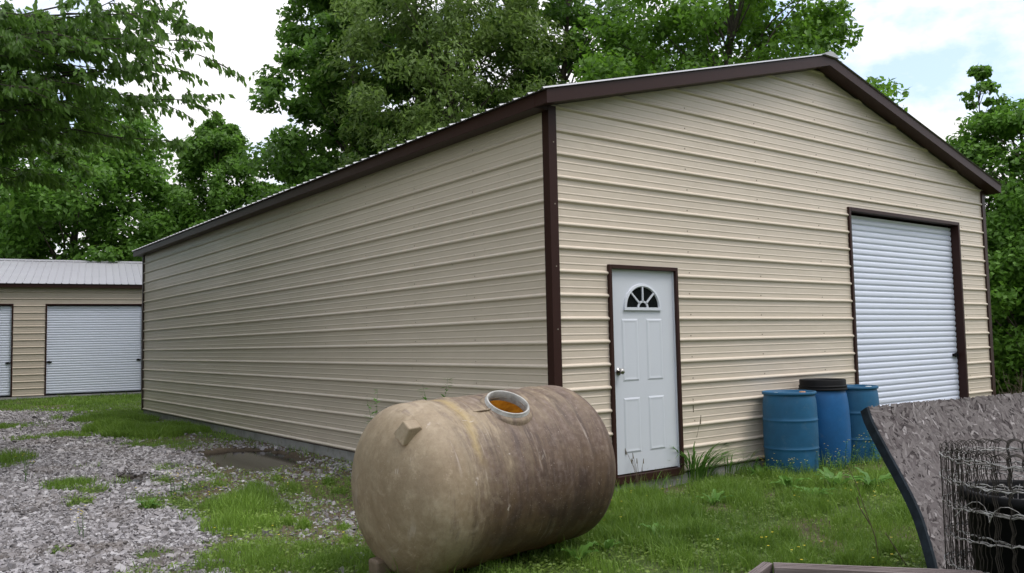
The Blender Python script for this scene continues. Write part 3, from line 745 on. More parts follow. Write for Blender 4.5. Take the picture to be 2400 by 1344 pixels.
# the wood strands of the board face: thin chips pressed flat at every angle
rs = np.random.default_rng(21)
for q_ in range(9500):
    u0 = rs.uniform(0, SW); t0 = rs.uniform(0, ts[-1]*.97); a = rs.uniform(0, PI); ln_ = rs.uniform(.018, .062); wd_ = rs.uniform(.0025, .011)
    ca, sa = math.cos(a), math.sin(a); hgt_ = .0012+.0030*rs.uniform(); tilt_ = rs.normal()*.0014
    b_ = len(vall); kq = rs.uniform(); tn = float(np.clip(.50+rs.normal()*.11, .03, 1)) if kq < .82 else (rs.uniform(.02, .2) if kq < .93 else rs.uniform(.65, 1))
    if kq >= .82: ln_ = rs.uniform(.022, .055); wd_ = rs.uniform(.003, .011)
    else: wd_ = rs.uniform(.005, .017)
    for (p_, r_) in ((-1, -.55), (.1, -1), (1, -.3), (.75, .8), (-.2, 1), (-.95, .3)):
        uu = u0+ca*p_*ln_-sa*r_*wd_; tt = t0+sa*p_*ln_+ca*r_*wd_
        uu = max(-.006, uu); tt = max(-.008, tt)
        pt = (edge_at(tt) if tt >= 0 else edge[0]-(edge[1]-edge[0]).normalized()*(-tt))+sdir*uu+nrm0*(hgt_+tilt_*p_)
        vall.append(pt-o_); tints.append(tn); uva.append((uu, tt))
    ff.append(tuple(range(b_, b_+6)))
me.from_pydata([tuple(v) for v in vall], [], ff); ul = me.uv_layers.new(name='UVMap')
me.attributes.new('tint', 'FLOAT', 'POINT').data.foreach_set('value', tints)
for lp_ in me.loops:
    vi = lp_.vertex_index; ul.data[lp_.index].uv = uva[vi]
me.materials.append(m_osb()); so_ = bpy.data.objects.new('board_sheet', me); COL.objects.link(so_); so_.parent = sheet_root
eb = MB()
for i in range(nv):
    a, b_ = edge_at(ts[-1]*i/nv), edge_at(ts[-1]*(i+1)/nv)
    q = [a-sdir*.004+nrm0*.004, b_-sdir*.004+nrm0*.004, b_-sdir*.026+nrm0*.004, a-sdir*.026+nrm0*.004]
    r_ = [p-nrm0*.05 for p in q]
    eb.add([p-o_ for p in q+r_], [(0, 1, 2, 3), (3, 2, 6, 7), (7, 6, 5, 4), (4, 5, 1, 0)])
eb.build('edge_band', m_edge(), sheet_root)
pr = MB()
for u in (1.6,):
    a = edge_at(.12)+sdir*u-nrm0*.03-o_
    pr.tube([a, (a.x+.25*nrm0.x*-1, a.y-.25*nrm0.y, 0)], .035, 4, smooth=False)
pr.build('prop_leg', M['twig'], sheet_root)

# woven wire roll standing in front of the board
def m_wire():
    k = N('galvanised_wire'); v = k.obj(geo=True); k.pbr(k.ramp(k.noise(25, 4, .6, v), [(.35, (.08, .07, .06)), (.5, (.26, .25, .245)), (.75, (.40, .40, .39))]), .5, .3); return k.m
M['wire'] = m_wire()
def m_wire_dark():
    k = N('rusted_wire'); v = k.obj(geo=True); k.pbr(k.ramp(k.noise(25, 4, .6, v), [(.35, (.016, .013, .011)), (.7, (.06, .05, .042))]), .65, .4); return k.m
M['wire_dark'] = m_wire_dark()
rc_ = Vector(at(2398, 1060, 3.72)); RR = .335
wr = empty('wire_fence_roll', (rc_.x, rc_.y, GZ), 'upright roll of rusty woven wire fencing in front of the strand board', 'wire roll')
ztop = .865-GZ
rng = random.Random(11)
hw = MB(); vw = MB()
turns = 4
def roll_r(t): return RR-.014*t/(2*PI)*1.6
levels = [ztop-.03, ztop-.13, ztop-.235, ztop-.36, ztop-.50, ztop-.66, ztop-.83, .06]
nst = 32
for li, z in enumerate(levels):
    for tr in range(turns):
        pts = []; ph = rng.uniform(0, 6.28); dz = rng.uniform(-.009, .009)
        for i in range(161):
            t = 2*PI*i/160+tr*2*PI
            sag = .008*math.sin(2*t+ph)+.003*math.sin(7*t+ph*2)+.0035*math.sin(26*t)
            r_ = roll_r(t)+.004*math.sin(5*t+ph)
            pts.append((r_*math.cos(t), r_*math.sin(t), z+sag+dz))
        hw.tube(pts, .0023, 4, caps=False)
        # wrapped second strand so the line wire reads as twisted
        hw.tube([(p[0]*1.006, p[1]*1.006, p[2]+.004*math.sin(i*1.9)) for i, p in enumerate(pts)], .0017, 4, caps=False)
for tr in range(turns):
    for s_ in range(nst):
        t = 2*PI*(s_+rng.uniform(-.10, .10))/nst+tr*2*PI; r_ = roll_r(t); pts = []
        for i in range(41):
            z = ztop*i/40
            w_ = .005*math.sin(i*1.9+s_)
            pts.append((r_*math.cos(t+w_/r_), r_*math.sin(t+w_/r_), z))
        # hooked top
        nt_ = 2*PI*(s_+1)/nst+tr*2*PI
        for q in (.25, .5, .75, 1): pts.append((r_*math.cos(t+(nt_-t)*q), r_*math.sin(t+(nt_-t)*q), ztop+.016*math.sin(PI*q)))
        vw.tube(pts, .0021, 4, caps=False)
# loose snarled strands
for s_ in range(26):
    a0 = rng.uniform(0, 2*PI); z = rng.uniform(.05, ztop-.05); pts = []
    r_ = RR*rng.uniform(.5, 1.03); ph = rng.uniform(0, 6); amp = rng.uniform(.02, .07)
    for i in range(26):
        t = a0+i*.05; pts.append((r_*math.cos(t)+amp*.5*math.sin(i*.5+ph), r_*math.sin(t)+amp*.5*math.cos(i*.6), z+amp*math.sin(i*.7+ph)))
    hw.tube(pts, .002, 4, caps=False)
hw.build('line_wires', M['wire'], wr); vw.build('stay_wires', M['wire_dark'], wr)
tb = empty('black_tub', (rc_.x+.02, rc_.y-.02, GZ-.03), 'black plastic tub standing inside the wire roll', 'tub')
q = MB(); q.lathe([(.001, .0), (.19, .0), (.20, .01), (.262, .84), (.280, .845), (.284, .858), (.284, .878), (.276, .885), (.258, .885), (.252, .875), (.195, .10), (.001, .09)], 48)
q.build('tub_body', M['black'], tb)

# weathered timber rails bottom right
def m_wood():
    k = N('weathered_timber'); v = k.obj((1.2, 26, 26)); f = k.noise(2.2, 6, .65, v); g = k.noise(1.5, 4, .6, k.obj())
    c = k.ramp(k.math('ADD', k.math('MULTIPLY', f, .7), k.math('MULTIPLY', g, .3)), [(.32, (.045, .032, .030)), (.5, (.125, .098, .095)), (.72, (.23, .195, .19))])
    k.pbr(c, .85, bump=k.bump(f, .7, .008)); return k.m
M['timber'] = m_wood()
bc = Vector(at(1812, 1318, 3.75)); br = Vector(at(2300, 1352, 3.55)); bl = Vector(at(1700, 1382, 3.25))
bz = bc.z
rail = empty('timber_bed_frame', (bc.x, bc.y, GZ), 'weathered grey timber bed frame corner at the bottom edge of the view', 'bed frame')
def beam(p0, p1, wdt, h, name):
    p0 = Vector(p0); p1 = Vector(p1); d = (p1-p0); d.z = 0; ln = d.length; a = math.atan2(d.y, d.x)
    m_ = MB(); m_.box(0, ln, -wdt, 0, -h, 0)
    for gq in (.3, .55, .78): m_.box(.001, ln-.001, -wdt*gq-.003, -wdt*gq+.003, -.001, .0025)
    o = m_.build(name, M['timber'], rail, bevel=.006); o.location = (p0.x-bc.x, p0.y-bc.y, p0.z-GZ); o.rotation_euler = (0, 0, a)
    return o
beam((bc.x, bc.y, bz), (br.x, br.y, bz), .09, .14, 'side_rail')
dl = Vector((bl.x-bc.x, bl.y-bc.y, 0)); dn = dl.normalized(); sdv = Vector((-dn.y, dn.x, 0))
dr_ = Vector((br.x-bc.x, br.y-bc.y, 0)).normalized()
b2 = bc+dn*.0
beam((bc.x-dr_.x*.002-sdv.x*0+dn.x*.0, bc.y-dr_.y*.002, bz-.004), (bc.x+dl.x*1.6-dr_.x*.002, bc.y+dl.y*1.6-dr_.y*.002, bz-.004), -.045 if False else .045, .13, 'end_rail')
for p in ((bc+dr_*.06+dn*.05), (bc+dr_*1.4+dn*.05)):
    m_ = MB(); m_.box(-.04, .04, -.04, .04, 0, bz-GZ-.142); m_.build('post', M['timber'], rail, loc=(p.x-bc.x, p.y-bc.y, 0))

# ------------------------------------------------------------------ vegetation
def norm(a): return a/np.maximum(np.linalg.norm(a, axis=1, keepdims=True), 1e-9)
def leaf_geo(P, D, Nn, ln, wd, fold=.12):
    """diamond leaves: two triangles folded on the midrib"""
    D = norm(D); S = norm(np.cross(D, Nn)); Nn = np.cross(S, D)
    ln = ln[:, None]; wd = wd[:, None]
    a = P-D*ln*.5; b = P+D*ln*.5; m_ = P-D*ln*.06
    l_ = m_+S*wd*.5+Nn*wd*fold; r_ = m_-S*wd*.5+Nn*wd*fold
    V = np.stack([a, r_, b, l_], 1).reshape(-1, 3); n = len(P); i = np.arange(n)[:, None]*4
    F = np.concatenate([i+np.array([[0, 1, 2]]), i+np.array([[0, 2, 3]])], 1).reshape(-1, 3)
    return V, F
def leaves_obj(name, P, D, Nn, ln, wd, tint, mat, parent, fold=.12):
    V, F = leaf_geo(P, D, Nn, ln, wd, fold); return np_mesh(name, V, F, mat, parent, np.repeat(tint, 4))

def tree(name, label, cat, base, H, h0, prof, ncl, npl, leaf, mat, seed, cl=(.55, 1.0), trunk=.22, lump=.25, droop=0.0, asp=.62, group='trees around the buildings', flat=.62, lean=(0, 0), inner=.3, tintb=0.0, zmin=None):
    rg = np.random.default_rng(seed); base = np.array([base[0], base[1], GZ])
    root = empty(name, base, label, cat, group)
    # crown clusters in local coordinates
    t = rg.uniform(0, 1, ncl*4); pr_ = np.array([prof(q) for q in t])
    keep = rg.uniform(0, 1, len(t)) < np.maximum(pr_/pr_.max(), .42); t = t[keep][:ncl]; pr_ = pr_[keep][:ncl]
    ang_ = rg.uniform(0, 2*PI, len(t)); z = h0+t*(H-h0)
    lumps = 1+lump*(np.sin(ang_*3+seed+z*.9)*.5+np.sin(ang_*5-z*1.7+seed*2)*.5)
    fr_ = np.where(rg.uniform(0, 1, len(t)) < inner, rg.uniform(.15, .7, len(t)), rg.uniform(.72, 1.02, len(t)))
    rr = pr_*fr_*lumps
    Cc = np.stack([rr*np.cos(ang_)+lean[0]*t, rr*np.sin(ang_)+lean[1]*t, z], 1)
    cr = rg.uniform(cl[0], cl[1], len(t))*np.clip(.55+pr_/pr_.max()*.5, .5, 1)
    # trunk + limbs
    tb_ = MB(); k = 9; pts = [(lean[0]*max(0, (i/k*H*.93-h0)/(H-h0))+.12*math.sin(i*1.3+seed), lean[1]*max(0, (i/k*H*.93-h0)/(H-h0))+.12*math.cos(i*1.7+seed), i/k*H*.93) for i in range(k+1)]
    tb_.tube([(p[0], p[1], p[2]-.1 if i == 0 else p[2]) for i, p in enumerate(pts)], [trunk*(1-.85*i/k)*(1.25 if i == 0 else 1) for i in range(k+1)], 9)
    sel = rg.permutation(len(t))[:min(len(t), 90)]
    for i in sel:
        c = Cc[i]; rh = math.hypot(c[0], c[1]); zb = max(h0*.6, c[2]-rh*.75-.3); zb = min(zb, H*.9)
        q = zb/(H*.93)*k; i0 = min(int(q), k-1); p0 = Vector(pts[i0]).lerp(Vector(pts[i0+1]), q-i0)
        p1 = Vector(c); mid = p0.lerp(p1, .5)+Vector((0, 0, .12*rh)); r0 = max(.012, .22*trunk*(1-.6*zb/H))
        tb_.tube([p0, mid, p1], [r0, r0*.6, r0*.22], 5, caps=False)
    tb_.build('trunk', M['bark'], root)
    # leaves
    n = len(t)*npl; ci = np.repeat(np.arange(len(t)), npl)
    d = norm(rg.normal(size=(n, 3))); rad_ = rg.uniform(0, 1, n)**.45
    off = d*rad_[:, None]*cr[ci][:, None]*np.array([1, 1, flat])
    P = Cc[ci]+off
    outw = norm(Cc[ci]*np.array([1, 1, 0])+1e-6)
    P[:, 2] -= droop*np.linalg.norm(off[:, :2], axis=1)*.5
    if zmin is not None: P[:, 2] = np.maximum(P[:, 2], zmin+rg.uniform(0, .3, n))
    Nn = norm(d*.5+outw*.35+np.array([0, 0, .75])+rg.normal(size=(n, 3))*.45)
    D = norm(outw*.6+rg.normal(size=(n, 3))*.75+np.array([0, 0, -.25-droop]))
    ln = leaf*rg.uniform(.65, 1.3, n); cb = rg.uniform(-.16, .16, len(t))
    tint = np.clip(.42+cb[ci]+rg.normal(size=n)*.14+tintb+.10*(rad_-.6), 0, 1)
    leaves_obj('crown', P, D, Nn, ln, ln*asp, tint, mat, root)
    return root
def px_base(px, depth): p = at(px, 800, depth); return (p[0], p[1])
cone = lambda R, a=.75: (lambda t: R*(min(1, t/.14)**.6)*(1-t)**a+.12)
dome = lambda R, lo_=.35: (lambda t: R*(lo_+(1-lo_)*min(1, t/.35))*math.sqrt(max(0, 1-max(0, (t-.45)/.56)**2))+.1)
column = lambda R: (lambda t: R*min(1, .45+t/.25)*math.sqrt(max(0, 1-max(0, (t-.55)/.46)**2.2))+.1)

tree('sweetgum_tree', 'tall dark green sweetgum rising behind the left half of the garage roof', 'tree', px_base(835, 29.5), 17.5, 1.2, cone(4.1, .42), 350, 240, .23, M['leaf_gum'], 1, (.5, .95), .28, .14)
tree('willow_oak_tree', 'tall olive green fine-leaved oak rising behind the middle of the garage roof', 'tree', px_base(1065, 27), 16.5, 1.0, dome(3.7, .6), 380, 250, .195, M['leaf_oak'], 2, (.55, 1.0), .24, .18, .35, .38, inner=.4)
tree('sweetgum_tree', 'open-crowned tree between the olive oak and the bright maple, with sky showing through', 'tree', px_base(1345, 29), 17.0, 1, column(2.9), 230, 200, .20, M['leaf_gum'], 3, (.5, .95), .25, .3, .15)
tree('maple_tree', 'bright green maple rising behind the garage gable peak', 'tree', px_base(1735, 23.5), 15.0, 2, dome(3.25), 200, 290, .175, M['leaf_maple'], 4, (.55, 1.0), .24, .28)
tree('sweetgum_tree', 'small tapering sweetgum standing against the sky, left of the tallest trees', 'tree', px_base(505, 36), 11.3, .6, (lambda t: 3.1*min(1, t/.1+.5)*(1-t)**.46+.10), 430, 180, .20, M['leaf_gum'], 5, (.36, .66), .16, .05, flat=1.0, inner=.4, tintb=.18)
tree('broadleaf_tree', 'broad dense green tree behind the storage building', 'tree', px_base(170, 38), 12.6, .5, dome(5.1, .6), 300, 260, .25, M['leaf_bush'], 6, (.7, 1.25), .3, .22, tintb=.1)
tree('broadleaf_tree', 'dense tree behind the storage building at the left picture edge', 'tree', px_base(-150, 38), 12.5, .5, dome(4.6, .6), 180, 220, .23, M['leaf_bush'], 7, (.7, 1.2), .3, .22)
tree('understory_tree', 'low dark leafy tree filling in behind the far end of the garage eave', 'tree', px_base(410, 40), 8.0, .2, dome(3.2, .8), 150, 220, .22, M['leaf_gum'], 8, (.6, 1.0), .14, .2, tintb=-.04)
tree('understory_tree', 'low leafy tree between the small tapering sweetgum and the tallest sweetgum', 'tree', px_base(655, 37), 8.6, .2, dome(2.6, .7), 130, 220, .22, M['leaf_gum'], 9, (.5, .9), .14, .25)
tree('thicket_tree', 'bushy green tree at the right picture edge beside the garage wall', 'tree', px_base(2440, 18.5), 6.5, .0, dome(2.3, .7), 250, 230, .13, M['leaf_bush'], 10, (.4, .8), .14, .22, tintb=.16, zmin=.05)
tree('thicket_tree', 'thin upright sapling top poking above the bushes at the right picture edge', 'tree', px_base(2335, 19.2), 7.6, 2.2, cone(1.35, .8), 110, 60, .15, M['leaf_bush'], 11, (.18, .36), .06, .3, tintb=.05)
tree('thicket_tree', 'dark bushy growth low behind the garage right corner', 'tree', px_base(2400, 22), 4.6, .0, dome(2.6, .85), 150, 220, .17, M['leaf_bush'], 12, (.5, .9), .12, .2, tintb=-.08, zmin=.05)
tree('sapling', 'sapling tip just showing above the right slope of the garage roof', 'tree', px_base(2108, 21), 7.25, 2.5, cone(.6, .5), 26, 40, .17, M['leaf_maple'], 13, (.16, .3), .05, .2)
tree('understory_tree', 'low leafy tree far behind the olive oak', 'tree', px_base(930, 40), 9.5, .2, dome(3.6, .7), 110, 180, .23, M['leaf_gum'], 14, (.6, 1.1), .2, .2, tintb=-.05)

# trees added outside the frame to shade the side wall and mirror in paint
for i, (x_, y_, h_, lab) in enumerate(((-11, 7.5, 14.5, 'tree left of the drive, level with the middle of the garage'), (-9.5, 14.5, 15, 'tree left of the drive, level with the far end of the garage'), (-9.5, 22, 14, 'tree left of the drive, level with the storage building'), (-8, -19, 12, 'tree behind the viewpoint'), (3, -21, 11, 'tree behind the viewpoint, facing the entry door'), (15, -17, 11, 'tree behind the viewpoint, facing the roll-up door'))):
    tree('added_shade_tree', 'unseen added large broadleaf '+lab, 'tree', (x_, y_), h_, .3, dome(4.3, .8), 150, 80, .42, M['leaf_bush'], 40+i, (.9, 1.5), .3, .2, group='added trees outside the view')
# overhanging tree in the upper left: trunk outside the frame, limbs and drooping sprays reaching in
def overhang():
    rg = np.random.default_rng(77)
    b0 = at(-620, 800, 12.5); base = np.array([b0[0], b0[1], GZ])
    root = empty('cherry_tree', base, 'near tree with long drooping leaves reaching in over the top left corner', 'tree', 'trees around the buildings')
    tb_ = MB(); P = []; D = []; Nn = []; ln = []; tint = []
    top = Vector((base[0]+.3, base[1]+.2, 9.5)); b = Vector(base)
    tb_.tube([(0, 0, -.1), (.1, .05, 2.5), (.15, .1, 5), (.3, .2, 9.5)], [.24, .18, .14, .04], 9)
    tips = []
    for (px, py, d) in ((480, 20, 10.2), (470, 110, 10.6), (470, 205, 11.0), (440, 290, 11.2), (400, 60, 9.6), (330, 150, 10.8), (380, 215, 11.6), (300, 20, 9.8), (250, 110, 10.4), (200, 250, 11.5), (280, 290, 12.0), (150, 40, 9.4), (120, 180, 10.6), (60, 300, 11.0), (60, 90, 10), (330, -60, 9.6), (150, -80, 9.3), (430, -70, 10.3), (20, 220, 11.8), (0, 20, 9.8), (200, 340, 12.6), (90, 390, 12.2), (300, 230, 11.8), (220, 180, 10.0), (-60, 150, 10), (-60, 320, 11), (380, 130, 10.1), (50, 180, 9.4), (140, 110, 11.4), (240, 40, 11.2), (340, 80, 11.8), (30, 350, 12.5), (100, 60, 10.8), (180, 130, 10.9), (260, 180, 11.1), (60, 230, 10.4), (160, 240, 12), (20, 130, 11), (110, 320, 12.8), (210, 80, 10.3), (310, 50, 10.7), (-20, 70, 9.9), (390, 20, 10.9), (40, 20, 10.5), (180, 300, 11.2), (250, 350, 13), (140, 400, 13)):
        tip = Vector(at(px, py, d))-b
        z0 = max(2.2, min(8.5, tip.z*.8+rg.uniform(-.4, .2))); s = Vector((.15, .1, z0))
        pts = []; wv = list(rg.normal(size=3))+list(rg.uniform(0, 6, 3))
        for i in range(9):
            q = i/8; p = s.lerp(tip, q)+Vector((0, 0, .55*math.sin(PI*q)))
            p += Vector((wv[0]*math.sin(q*7+wv[3]), wv[1]*math.sin(q*6+wv[4]), wv[2]*math.sin(q*8+wv[5])))*.16*q+Vector((0, 0, -.35*max(0, q-.6)**1.5)); pts.append(p)
        tb_.tube(pts, [.032*(1-.88*i/8) for i in range(9)], 5, caps=False)
        # side twigs along the outer part with hanging leaves
        L_ = (tip-s).length
        for tw_ in range(26):
            q = 1-.72*rg.uniform()**1.35; i0 = min(int(q*8), 7); p0 = pts[i0].lerp(pts[i0+1], q*8-i0)
            dv = (tip-s).normalized(); side = Vector((-dv.y, dv.x, 0)).normalized()*(1 if tw_ % 2 else -1)
            dirv = (dv*.8+side*rg.uniform(.3, 1.1)+Vector((0, 0, rg.uniform(-.45, .25)))).normalized(); tl = rg.uniform(.35, .85)*(1.15-.4*q)
            tp = [p0+dirv*tl*k/4+Vector((0, 0, -.16*tl*(k/4)**2)) for k in range(5)]
            tb_.tube(tp, [.007, .006, .005, .004, .002], 4, caps=False)
            for lf in range(30):
                k = rg.uniform(.1, 4.0); i1 = min(int(k), 3); pp = tp[i1].lerp(tp[i1+1], k-i1)
                l_ = rg.uniform(.075, .135)
                dd = np.array(dirv)*.45+rg.normal(size=3)*.33+np.array([0, 0, -.85]); dd /= np.linalg.norm(dd)
                P.append(np.array(pp)+dd*l_*.55+rg.normal(size=3)*.025); D.append(dd); Nn.append(rg.normal(size=3)+np.array([0, 0, .5])+np.array(side)*.5)
                ln.append(l_); tint.append(np.clip(.4+rg.normal()*.15, 0, 1))
    tb_.build('trunk', M['twig'], root)
    for q in range(130):
        a = rg.uniform(0, 2*PI); zc = rg.uniform(3.5, 12); r0 = 3.6*math.sqrt(max(.05, 1-((zc-7.2)/5.2)**2))*rg.uniform(.3, 1); cc = np.array([r0*math.cos(a), r0*math.sin(a), zc])
        for lf in range(70):
            dd = rg.normal(size=3)*.5+np.array([0, 0, -.8]); P.append(cc+rg.normal(size=3)*np.array([.5, .5, .35])); D.append(dd); Nn.append(rg.normal(size=3)+np.array([0, 0, .5])); ln.append(rg.uniform(.2, .32)); tint.append(np.clip(.4+rg.normal()*.15, 0, 1))
    ln = np.array(ln); leaves_obj('crown', np.array(P), np.array(D), np.array(Nn), ln, ln*.46, np.array(tint), M['leaf_near'], root)
overhang()

# ---- grass (uncountable): blades placed in world space, denser near
rg = np.random.default_rng(5)
def scatter(n, x0, x1, y0, y1):
    return rg.uniform(x0, x1, n), rg.uniform(y0, y1, n)
def in_building(x, y): return (x > -.03) & (x < W+.03) & (y > -.03) & (y < L+.03)
def blades(x, y, h, wd, lean):
    n = len(x); z = gheight(x, y)-.004; a = rg.uniform(0, 2*PI, n); la = rg.uniform(0, 2*PI, n)
    s = np.stack([np.cos(a), np.sin(a), np.zeros(n)], 1); l_ = np.stack([np.cos(la), np.sin(la), np.zeros(n)], 1)
    b = np.stack([x, y, z], 1); up = np.array([0, 0, 1.0])
    k = (lean*h)[:, None]; hh = h[:, None]
    p1 = b+up*hh*.55+l_*k*.35; p2 = b+up*hh*(1-.25*lean[:, None])+l_*k
    w2 = (wd*.5)[:, None]
    V = np.stack([b-s*w2, b+s*w2, p1+s*w2*.75, p1-s*w2*.75, p2], 1).reshape(-1, 3)
    i = np.arange(n)[:, None]*5
    F = np.concatenate([i+np.array([[0, 1, 2]]), i+np.array([[0, 2, 3]]), i+np.array([[3, 2, 4]])], 1).reshape(-1, 3)
    return V, F
VV, FF, TT_ = [], [], []; off = 0
def put(x, y, h, wd, lean, tb=0.0):
    global off
    V, F = blades(x, y, h, wd, lean); VV.append(V); FF.append(F+off); off += len(V)
    TT_.append(np.repeat(np.clip(.40+(fbm(x, y, .8, 14)-.5)*.9+rg.normal(size=len(x))*.13+tb, 0, 1), 5))
for (x0, x1, y0, y1, n, hs, ws) in ((-4.4, 4.6, -4.2, 1.5, 120000, 1.0, .0042), (-5, 1.0, 1.5, 9, 70000, 1.0, .006), (4.6, 8, -3, 0, 12000, 1.0, .006), (8, 16, -5, 8, 16000, 1.0, .010), (-6, 0, 9, 17, 45000, 1.1, .010), (-9, 7, 16, 26.5, 90000, .95, .016)):
    x, y = scatter(n, x0, x1, y0, y1); g, d, p, b = masks(x, y)
    dens = np.clip(1.0-g*1.02-d*.75-p, 0, 1)*np.clip(.25+(fbm(x, y, 1.3, 41)-.34)*1.9, .12, .9)
    ok = (rg.uniform(0, 1, n) < dens) & ~in_building(x, y)
    x, y = x[ok], y[ok]; n = len(x)
    tall = np.clip((fbm(x, y, 1.6, 52)-.50)/.2, 0, 1)
    h = hs*(.030+.045*rg.uniform(0, 1, n)+.13*tall*rg.uniform(.2, 1, n)); put(x, y, h, ws*rg.uniform(.7, 1.4, n), rg.uniform(.15, .9, n), 0)
# dense dark tuft bank by the far end of the side wall, and tufts on the grass verge
def tuft(px, py, r, n, h, tb=0, ws=.008):
    c = onground(px, py); a = rg.uniform(0, 2*PI, n); q = np.sqrt(rg.uniform(0, 1, n))*r
    x = c[0]+q*np.cos(a); y = c[1]+q*np.sin(a)*1.3; ok = ~in_building(x, y); x, y, q = x[ok], y[ok], q[ok]
    put(x, y, h*rg.uniform(.45, 1.1, len(x))*(1.1-.5*q/r), ws*rg.uniform(.7, 1.3, len(x)), rg.uniform(.15, .7, len(x)), tb)
for t_ in ((260, 1010, .5, 3000, .30, -.12, .012), (310, 1020, .5, 3500, .32, -.14, .012), (360, 1022, .5, 3000, .28, -.12, .012), (400, 1005, .4, 1800, .22, -.05, .01), (300, 990, .6, 2500, .25, -.05, .012), (450, 1012, .35, 1200, .2, -.08, .01), (240, 985, .7, 2500, .22, 0, .012),
           (560, 1200, .28, 900, .26, .06, .006), (540, 1240, .25, 700, .22, .08, .006), (590, 1175, .25, 700, .24, .08, .006), (520, 1190, .2, 500, .2, .1, .006), (560, 1320, .3, 900, .18, .1, .005), (640, 1290, .25, 500, .14, .08, .005),
           (150, 1022, .45, 900, .12, .05, .008), (160, 1140, .3, 700, .12, .05, .006), (15, 1080, .4, 900, .22, 0, .007), (350, 1190, .1, 200, .14, -.05, .008), (1500, 1180, .25, 1200, .22, .02, .006), (1560, 1210, .3, 1500, .22, .05, .006), (1480, 1230, .25, 900, .18, .05, .005), (1700, 1160, .3, 1500, .2, .06, .006), (1600, 1250, .3, 1300, .16, .05, .005), (2120, 1080, .3, 1000, .25, 0, .006), (2080, 1130, .3, 1200, .2, .04, .006),
           (860, 1330, .25, 900, .14, .02, .005), (940, 1360, .3, 900, .14, .02, .005), (1300, 1300, .3, 1200, .12, .0, .005), (1420, 1260, .2, 900, .16, 0, .005)):
    tuft(*t_)
n = 9000; x = rg.uniform(-2.5, 5, n); y = rg.uniform(-4, 0, n); ok = (rg.uniform(0, 1, n) < np.clip((fbm(x, y, 1.4, 83)-.35)*3, 0, 1)) & ~in_building(x, y); x, y = x[ok], y[ok]
put(x, y, rg.uniform(.12, .30, len(x)), .0045*rg.uniform(.7, 1.3, len(x)), rg.uniform(.15, .6, len(x)), .12)
rt = np.random.default_rng(91)
for i in range(110):
    px, py = rt.uniform(1330, 2230), rt.uniform(1110, 1345)
    tuft(px, py, rt.uniform(.06, .2), int(rt.uniform(120, 420)), rt.uniform(.10, .24), rt.uniform(-.12, .16), .0055)
for i in range(40):
    px, py = rt.uniform(500, 840), rt.uniform(1120, 1344)
    tuft(px, py, rt.uniform(.05, .15), int(rt.uniform(80, 300)), rt.uniform(.08, .18), rt.uniform(-.05, .16), .0055)
go = np_mesh('grass', np.concatenate(VV), np.concatenate(FF), M['grass'], tint=np.concatenate(TT_)); tag(go, 'green grass growing over the yard', kind='stuff')
# small broad ground-cover leaves between the blades
n = 130000; x = rg.uniform(-4.3, 4.8, n); y = rg.uniform(-4.3, 4.5, n); g, d, p, b = masks(x, y)
ok = (rg.uniform(0, 1, n) < np.clip(1-g*1.03-d*.6-p, 0, 1)*np.clip((fbm(x, y, 2.0, 61)-.3)*3, 0, 1)) & ~in_building(x, y); x, y = x[ok], y[ok]; n = len(x)
P = np.stack([x, y, gheight(x, y)+rg.uniform(.008, .06, n)], 1)
ln = rg.uniform(.015, .04, n)
gc = leaves_obj('ground_cover', P, rg.normal(size=(n, 3))*np.array([1, 1, .3]), rg.normal(size=(n, 3))*.4+np.array([0, 0, 1]), ln, ln*.7, np.clip(.45+(fbm(x, y, .8, 14)-.5)*.9+rg.normal(size=n)*.15, 0, 1), M['clover'], None); tag(gc, 'low clover and weeds between the grass', kind='stuff')
# tiny yellow flowers
n = 700; x = rg.uniform(-4, 3, n); y = rg.uniform(-4, 3.5, n); g, d, p, b = masks(x, y); ok = (rg.uniform(0, 1, n) < (1-g*.9)*np.clip((fbm(x, y, 1.2, 71)-.42)*5, 0, 1)) & ~in_building(x, y); x, y = x[ok], y[ok]; n = len(x)
P = np.repeat(np.stack([x, y, gheight(x, y)+rg.uniform(.05, .11, n)], 1), 4, 0); aa = np.tile(np.arange(4)*PI/2, n)
Dd = np.stack([np.cos(aa), np.sin(aa), np.full(len(aa), .25)], 1); ln = np.full(len(aa), .012)
fl2 = leaves_obj('wildflowers', P+Dd*.006, Dd, np.tile([0, 0, 1.0], (len(aa), 1)), ln, ln*.9, rg.uniform(.3, .8, len(aa)), M['flower'], None); tag(fl2, 'tiny yellow wildflowers dotted through the grass', kind='stuff')

